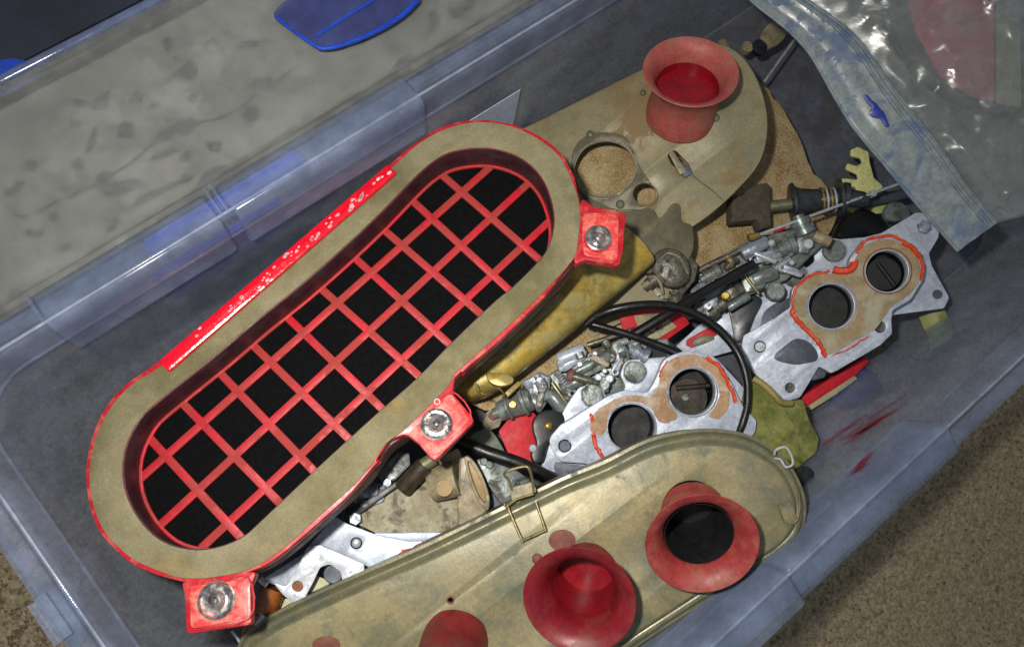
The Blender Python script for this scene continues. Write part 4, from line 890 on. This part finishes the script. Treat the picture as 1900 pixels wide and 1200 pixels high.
plate('sealant_smear', f, mat('rust_red_sealant', (190, 52, 34), (170, 44, 30), sc=60, rough=.6, bump=.3), [(740, 1024), (758, 1022), (768, 1012), (780, 1010), (784, 1002), (796, 1010), (806, 1008), (800, 1016), (770, 1026), (748, 1034)], .0021, .003, sp1)
f = Fr(700, 985, .122, (760, 900))
o = plate('metal_strip', f, ALU, cr([(690, 990), (740, 988), (800, 987), (840, 990), (800, 1002), (745, 1004)], 3), 0, .0014); tag(o, 'thin pointed aluminium blade lying above the bright plate with the rust red smear', 'blade')
f = Fr(590, 1060, .132, (760, 900))
cr2 = thing('hooked_lever', f, 'white metal hooked lever with a brown pivot hole, lying on the bright plate', 'lever')
plate('lever_sheet', f, mat('white_metal', (222, 226, 234), (200, 206, 218), sc=30, rough=.35, metal=.2, bump=.15, dirt=(140, 146, 156), damt=.6, dsc=60, d0=.55), rnd([(504, 1078, 4), (530, 1088, 8), (548, 1058, 10), (570, 1014, 10), (594, 1010, 10), (676, 1046, 4), (676, 1064, 2), (636, 1082, 3), (632, 1060, 14), (612, 1046, 12), (594, 1052, 10), (582, 1078, 14), (564, 1112, 10), (544, 1118, 10), (526, 1104, 3)], 8), 0, .0022, cr2, [circ(552, 1087, 10)], bev=.0006)
cyl('pivot_pin', f, AMBER, 552, 1087, -.003, .0008, 10.5, cr2, 16)
f = Fr(560, 1090, .112)
o = plate('cream_card', f, mat('cream_card', (206, 206, 168), (192, 192, 156), sc=30, rough=.7), rnd([(505, 1110), (560, 1110), (580, 1065), (632, 1084), (560, 1130), (512, 1130)], 2), 0, .001); tag(o, 'pale cream card showing under the white hooked lever', 'card')
o = cyl('round_knob', Fr(618, 1064, .116), DARKM, 618, 1064, 0, .008, 18, None, 20); tag(o, 'dark round knob inside the hook of the white lever', 'knob')  # dark knob set inside the hook of the lever
f = Fr(480, 1140, .120)
am = thing('amber_tube', f, 'glossy amber brown tube between the bottom filter lug and the air box', 'tube')
rod('tube_body', f, AMBER, (470, 1188, 0), (508, 1090, .004), [(0, 0), (0, 26), (.5, 28), (.52, 24), (1, 24), (1, 0)], am, 20)
rod('tube_ferrule', f, STEEL, (478, 1158, .008), (494, 1140, .010), [(0, 0), (0, 12), (1, 12), (1, 0)], am, 14)
tube('tube_pin', f, STEEL, [(430, 1170, .004), (440, 1182, .004), (448, 1196, .004)], 3, am)
o = tube('chrome_screw', Fr(488, 1078, .15), STEEL, [(482, 1072, 0), (490, 1080, 0), (496, 1084, 0)], 6, None, 10); tag(o, 'small chromed screw end at the left tip of the bright plate', 'screw')
# mottled plate
f = Fr(740, 950, .118)
mp = plate('mottled_plate', f, MOTTLE, rnd([(648, 965), (672, 925), (760, 880), (850, 830), (880, 900), (870, 985), (800, 990), (700, 990)], 6), 0, .003, bev=.0008); tag(mp, 'dirt speckled pale plate under the black cylinder, between filter and air box', 'plate')
f = Fr(690, 900, .126, (760, 900))
hw = thing('throttle_linkage', f, 'small black throttle linkage with chromed screws right beside the filter edge', 'linkage')
plate('link_arm', f, BLACKP, cr([(640, 950), (668, 932), (700, 915), (760, 878), (764, 884), (720, 915), (680, 945), (650, 962)], 3), 0, .004, hw)
plate('link_sheet', f, ALUD, rnd([(650, 925), (688, 892), (716, 900), (712, 930), (672, 945)], 3), -.004, -.001, hw)
rod('link_screw', f, ALUD, (668, 914, .004), (702, 908, .004), [(0, 0), (0, 9), (.3, 12), (.9, 12), (1, 9), (1, 0)], hw)
cyl('link_nut', f, ALUD, 718, 895, 0, .006, 9, hw, 6); cyl('link_nut', f, ALUD, 659, 962, 0, .006, 12, hw, 6)
tube('link_spring', f, BLACKP, [(636, 960, .002), (640, 945, .004), (646, 930, .004)], 4, hw)
cyl('link_boss', f, CAST, 676, 935, 0, .005, 8, hw, 12)
f = Fr(760, 890, .135, (760, 700))
bc = thing('black_cylinder', f, 'short black cylinder with a brownish worn end below the middle filter lug', 'cylinder')
rod('cylinder_body', f, mat('worn_black', (44, 40, 34), (70, 56, 36), sc=60, rough=.45, bump=.2), (745, 908, 0), (788, 862, .004), [(0, 0), (0, 15), (.06, 17), (1, 17), (1, 0)], bc, 20)
rod('cylinder_sleeve', f, OLIVED, (780, 866, .004), (806, 850, .004), [(0, 0), (0, 13), (1, 13), (1, 0)], bc, 16)
o = plate('grey_lug', Fr(745, 855, .12), CAST, rnd([(700, 880), (735, 838), (760, 840), (762, 862), (735, 890), (712, 900)], 4), 0, .010, bev=.002); tag(o, 'grey cast lug partly under the filter edge near its middle lug', 'lug')
# tan duct with conical mouth
f = Fr(860, 910, .132, (900, 700))
du = thing('intake_duct', f, 'tan duct with a leaf shaped open mouth between the black cylinder and wire latch', 'duct')
DI = mat('duct_inside', (160, 134, 86), (140, 116, 76), sc=30, rough=.5)
rod('duct_socket', f, TANP, (800, 900, 0), (850, 886, .004), [(0, 0), (0, 30), (.1, 32), (1, 34), (1, 0)], du, 26)
cyl('socket_window', f, DI, 824, 905, .010, .0185, 16, du, 20)
plate('duct_panel', f, TANP, rnd([(852, 850, 3), (870, 845, 4), (900, 900, 4), (906, 944, 4), (880, 976, 3), (850, 985, 3), (848, 940, 3)], 6), .002, .010, du, bev=.002)
plate('duct_mouth_rim', f, TANP, cr([(862, 848), (876, 852), (894, 880), (908, 920), (906, 946), (894, 940), (880, 915), (868, 880)], 4), .010, .018, du, [cr([(868, 858), (876, 862), (890, 885), (900, 915), (900, 932), (888, 918), (876, 888)], 4)], bev=.001)
plate('duct_mouth_floor', f, DI, cr([(866, 856), (876, 860), (891, 884), (902, 915), (901, 934), (888, 920), (875, 888)], 4), .0101, .0115, du)
f = Fr(920, 890, .118)
o = plate('grey_casting_piece', f, CAST, rnd([(882, 848), (920, 858), (960, 872), (985, 890), (975, 915), (930, 935), (905, 900)], 6), 0, .006, bev=.002); tag(o, 'lumpy grey casting piece beneath the thick black hose, left of the wire latch', 'casting')
for x, y in ((898, 856), (908, 862), (958, 895)): cyl('casting_knob', f, CAST, x, y, .006, .010, 7, o, 12).matrix_parent_inverse = Matrix()
o = plate('dark_wedge', Fr(930, 930, .115), DARKM, rnd([(905, 950), (912, 915), (940, 905), (950, 930), (930, 950)], 3), 0, .004); tag(o, 'dark grey wedge between the duct mouth and the wire latch', 'wedge')

# ================================================================ upper right: spool, gear, rods, clips
f = Fr(1470, 380, .098, (1180, 600))
sp = thing('ribbed_spool', f, 'dark metal spool with flanges and a short coil spring, beside the cream toothed piece', 'spool')
SPM = mat('dark_spool_metal', (76, 86, 92), (52, 58, 62), sc=50, rough=.35, metal=.5, bump=.3, dirt=(36, 34, 32), damt=.7, dsc=50)
rod('spool_core', f, SPM, (1468, 378, 0), (1562, 366, 0), [(0, 0), (0, 34), (.05, 36), (.08, 30), (.2, 24), (.55, 19), (.56, 16), (.90, 16), (.92, 32), (.98, 32), (1, 28), (1, 0)], sp, 28)
for k in range(4):
    x = 1524 + k * 7.5; q0 = f.uv(x, 371, 0); ax = (f.uv(1562, 366, 0) - f.uv(1468, 378, 0)).normalized(); e1 = Vector((0, 0, 1)); e2 = ax.cross(e1)
    bm = bmesh.new(); bmesh.ops.create_cone(bm, segments=24, radius1=f.m(22), radius2=f.m(22), depth=f.m(3), cap_ends=True); me = bpy.data.meshes.new('m'); bm.to_mesh(me); bm.free()
    me.transform(Matrix.Translation(q0) @ ax.to_track_quat('Z', 'Y').to_matrix().to_4x4()); link('spring_coil', me, BRASS if k % 2 == 0 else STEEL, sp)
rod('spool_shaft', f, OLIVED, (1425, 384, 0), (1470, 378, 0), [(0, 0), (0, 10), (1, 10), (1, 0)], sp)
rod('spool_end', f, SPM, (1562, 366, 0), (1610, 372, 0), [(0, 0), (0, 26), (.2, 26), (.25, 16), (.8, 14), (1, 10), (1, 0)], sp)
BRK = mat('rough_brown_plastic', (84, 76, 60), (66, 62, 52), sc=70, rough=.8, bump=.5)
bn = plate('fluted_knob', Fr(1395, 380, .082), BRK, rnd([(1358, 362), (1378, 362), (1386, 352), (1400, 342), (1424, 338), (1430, 345), (1432, 420), (1412, 425), (1406, 408), (1382, 410), (1358, 412)], 3), 0, .016, bev=.002); tag(bn, 'rough brown stepped knob on the tan pad left of the spool', 'knob')
f = Fr(1600, 320, .080, (1180, 600))
gr = plate('toothed_piece', f, CREAM, rnd([(1578, 278, 5), (1592, 272, 4), (1612, 282, 6), (1614, 300, 8), (1622, 330, 10), (1640, 346, 6), (1630, 358, 6), (1586, 362, 3), (1580, 350, 4), (1562, 342, 4), (1562, 330, 4), (1580, 332, 4), (1592, 334, 4), (1590, 324, 4), (1568, 314, 5), (1572, 302, 5), (1590, 308, 4), (1600, 302, 5), (1596, 294, 4), (1578, 290, 5)], 4), 0, .005, bev=.0012); tag(gr, 'cream nylon toothed quadrant with three fingers, standing out against the dark crate floor', 'gear')
f = Fr(1540, 390, .125)
rd = thing('gold_tipped_rod', f, 'thin straight silver rod with a gold tip running under the plastic bag', 'rod')
tube('rod_shaft', f, STEEL, [(1404, 437, 0), (1720, 322, .004)], 2.6, rd, smooth=0)
rod('rod_tip', f, BRASS, (1388, 441, 0), (1408, 436, 0), [(0, 0), (0, 5), (.3, 6), (1, 5), (1, 0)], rd, 10)
cyl('rod_stop', f, STEEL, 1622, 358, -.002, .004, 6, rd, 12)
o = tube('thin_rod', Fr(1445, 115, .07), STEEL, [(1418, 152, 0), (1474, 74, 0)], 2.3, None, smooth=0); tag(o, 'short thin silver rod at the top, disappearing under the plastic bag', 'rod')
f = Fr(1620, 400, .068)
o = plate('cream_base_plate', f, CREAM, rnd([(1550, 380), (1600, 360), (1660, 366), (1670, 392), (1590, 400)], 4), 0, .003); tag(o, 'cream plastic base under the spool end', 'plate')
o = rod('dark_lever_rod', Fr(1660, 370, .082), DARKM, (1600, 376, 0), (1700, 356, 0), [(0, 0), (0, 11), (1, 8), (1, 0)]); tag(o, 'dark round lever leading from the spool to under the bag', 'lever')
o = plate('grey_paddle', Fr(1662, 395, .074), CAST, cr([(1640, 392), (1655, 374), (1678, 378), (1690, 396), (1682, 408), (1650, 408)], 4), 0, .006, bev=.002); tag(o, 'grey rounded paddle right of the spool, just above the upper mounting plate', 'paddle')
o = plate('black_bulb', Fr(1590, 405, .076), RUBBER, cr([(1560, 416), (1580, 396), (1605, 384), (1632, 396), (1650, 416), (1640, 440), (1590, 448), (1556, 440)], 4), -.01, .008, bev=.006); tag(o, 'black rubber bulb under the spool, above the upper flange', 'rubber bulb')
o = plate('red_washer', Fr(1452, 428, .078), CARDRED, circ(1452, 430, 14, 12), 0, .004, bev=.001); tag(o, 'small red washer under the silver rod', 'washer')
o = plate('cream_spacer', Fr(1462, 428, .08), LABELM, rnd([(1458, 412), (1468, 410), (1470, 438), (1460, 440)], 2), 0, .004); tag(o, 'narrow cream spacer beside the small red washer', 'spacer')
f = Fr(1400, 80, .07)
ck = thing('tan_clip_piece', f, 'tan clip piece with a dark slot near the top edge, left of the bag', 'clip')
plate('clip_block', f, TANP, cr([(1408, 78), (1420, 50), (1446, 36), (1462, 56), (1452, 76), (1432, 88), (1414, 92)], 4), 0, .010, ck, bev=.002)
plate('clip_slot', f, BLACKP, cr([(1398, 80), (1410, 72), (1424, 84), (1420, 98), (1404, 98)], 3), .004, .011, ck, bev=.001)
cyl('clip_boss', f, TANP, 1388, 86, 0, .008, 10, ck, 14)
o = plate('tan_corner_tab', Fr(1352, 90, .088), TANP, rnd([(1332, 76), (1344, 70), (1366, 100), (1370, 118), (1358, 116)], 2), 0, .005, bev=.001); tag(o, 'small tan tab behind the upright red trumpet', 'tab')

# ================================================================ clear plastic bag with its milky sealing strip
f = Fr(1700, 200, .215, (1330, 330))
bag = thing('plastic_bag', f, 'crinkled clear plastic bag with a milky sealing strip across the upper right corner', 'bag')
STRIP = see_through('milky_bag_strip', (166, 178, 180), .72, rough=.28, tint=(.7, .75, .8), sc=30, var=.16, bump=.25, bsc=30, dirt=(86, 108, 150), damt=.7, dsc=14, d0=.5, d1=.66)
FILM = see_through('clear_bag_film', (160, 166, 168), .30, rough=.2, tint=(.98, 1, .99), sc=30, var=.14, bump=0, spec=1)
Lf = cr([(1340, -60), (1392, 2), (1450, 48), (1500, 100), (1545, 178), (1580, 235), (1640, 308), (1700, 380), (1776, 467)], 4, False)
Rt = cr([(1440, -60), (1500, -2), (1560, 40), (1610, 90), (1650, 150), (1700, 215), (1745, 272), (1800, 350), (1852, 412)], 4, False)
K = 9; V, Fc = [], []
n_ = len(Lf)
for side_ in (0, 1):
    for i in range(n_):
        for k in range(K + 1):
            p = Lf[i].lerp(Rt[i], k / K); q = f.uv(p.x, p.y)
            h = .0035 * noise.noise(Vector((q.x * 14, q.y * 14, 1))) + .0009 * math.sin(k * 1.9) - (.004 if k == 0 else 0) * 0 - side_ * .0009
            V.append(Vector((q.x, q.y, h)))
for s_ in (0, 1):
    b0 = s_ * n_ * (K + 1)
    for i in range(n_ - 1):
        for k in range(K):
            a = b0 + i * (K + 1) + k; Fc.append((a, a + 1, a + K + 2, a + K + 1))
raw('sealing_strip', V, Fc, STRIP, bag, sharp=80)
for j, (a0, a1) in enumerate(((0.02, 0.05), (.80, .84), (.93, .97))):
    pts = []
    for i in range(n_):
        p = Lf[i].lerp(Rt[i], a0); q = f.uv(p.x, p.y); pts.append((p.x, p.y, .0035 * noise.noise(Vector((q.x * 14, q.y * 14, 1))) + .0012))
    tube('strip_rib', f, STRIP, pts[::2], 2.6, bag, 6, 2)
# crinkled film body
def film(nm, h_off, seed, amp):
    V, Fc = [], []; NU, NV = 90, 90
    top = [(1440, -60), (1500, -2), (1560, 40), (1610, 90), (1650, 150), (1700, 215), (1745, 272), (1800, 350), (1852, 412)]
    E0 = cr(top, 12, False)
    for i in range(NU + 1):
        a = E0[int(i / NU * (len(E0) - 1))]
        far = Vector((2250, -260 + 560 * i / NU)) if i else Vector((2250, -260))
        for k in range(NV + 1):
            p = a.lerp(far, k / NV); q = f.uv(p.x, p.y)
            c = Vector((q.x * 15, q.y * 15, seed))
            r1 = 1 - abs(noise.noise(c)) * 2; r2 = 1 - abs(noise.noise(c * 2.3 + Vector((3, 1, 4)))) * 2; r3 = 1 - abs(noise.noise(c * 5.2)) * 2
            h = h_off + min(1, k / 6) * amp * (r1 * 1.0 + r2 * .4 + r3 * .16 - .5)
            V.append(Vector((q.x, q.y, h)))
    for i in range(NU):
        for k in range(NV):
            a = i * (NV + 1) + k; Fc.append((a, a + 1, a + NV + 2, a + NV + 1))
    return raw(nm, V, Fc, FILM, bag, sharp=60)
film('front_film', .002, 1.0, .0058)
film('back_film', -.016, 6.0, .006)
MARK = mat('blue_marker', (28, 50, 160), (22, 40, 140), sc=60, rough=.4, bump=0)
mk = plate('marker_mark', f, MARK, cr([(1603, 178), (1609, 176), (1618, 186), (1626, 192), (1634, 202), (1640, 208), (1646, 222), (1650, 234), (1644, 236), (1638, 226), (1632, 220), (1620, 218), (1612, 210), (1618, 200), (1610, 192)], 3), .0015, .0042, bag, bev=.0004)
# what is inside and under the bag
f = Fr(1800, 100, .185)
o = plate('pink_packet', f, mat('pink_packet_print', (220, 90, 120), (196, 104, 126), sc=14, rough=.6, bump=.1), rnd([(1668, -60), (1846, -80), (1846, 190), (1800, 178), (1745, 140), (1700, 60)], 6), 0, .002); tag(o, 'faded pink packet inside the clear bag', 'packet')
o = plate('cream_stripe_packet', f, LABELM, rnd([(1848, -80), (1892, -80), (1896, 200), (1850, 192)], 3), 0, .002); tag(o, 'pale cream strip beside the pink packet inside the bag', 'packet')
o = plate('purple_packet', f, mat('purple_print', (110, 60, 100), (96, 56, 90), sc=20, rough=.6), rnd([(1898, -80), (2050, -80), (2050, 210), (1900, 202)], 3), 0, .002); tag(o, 'purple red packet edge at the right edge of the photo inside the bag', 'packet')
o = tube('bag_cord', Fr(1750, 160, .19), mat('dark_green_cord', (50, 62, 56), rough=.6), [(1640, 20, 0), (1655, 70, 0), (1682, 115, 0), (1730, 160, 0), (1790, 190, 0), (1850, 204, 0), (1960, 212, 0)], 5); tag(o, 'dark green cord curving through the clear bag', 'cord')
f = Fr(1750, 200, .15)
o = plate('grey_green_cloth', f, mat('grey_green_cloth', (128, 130, 122), (104, 108, 104), sc=14, rough=.8, bump=.3), cr([(1480, -60), (1600, 60), (1680, 170), (1760, 270), (1850, 380), (1900, 340), (2100, 300), (2100, -80)], 4), -.004, .002, bev=.001); tag(o, 'grey green cloth lying under the clear bag film', 'cloth')
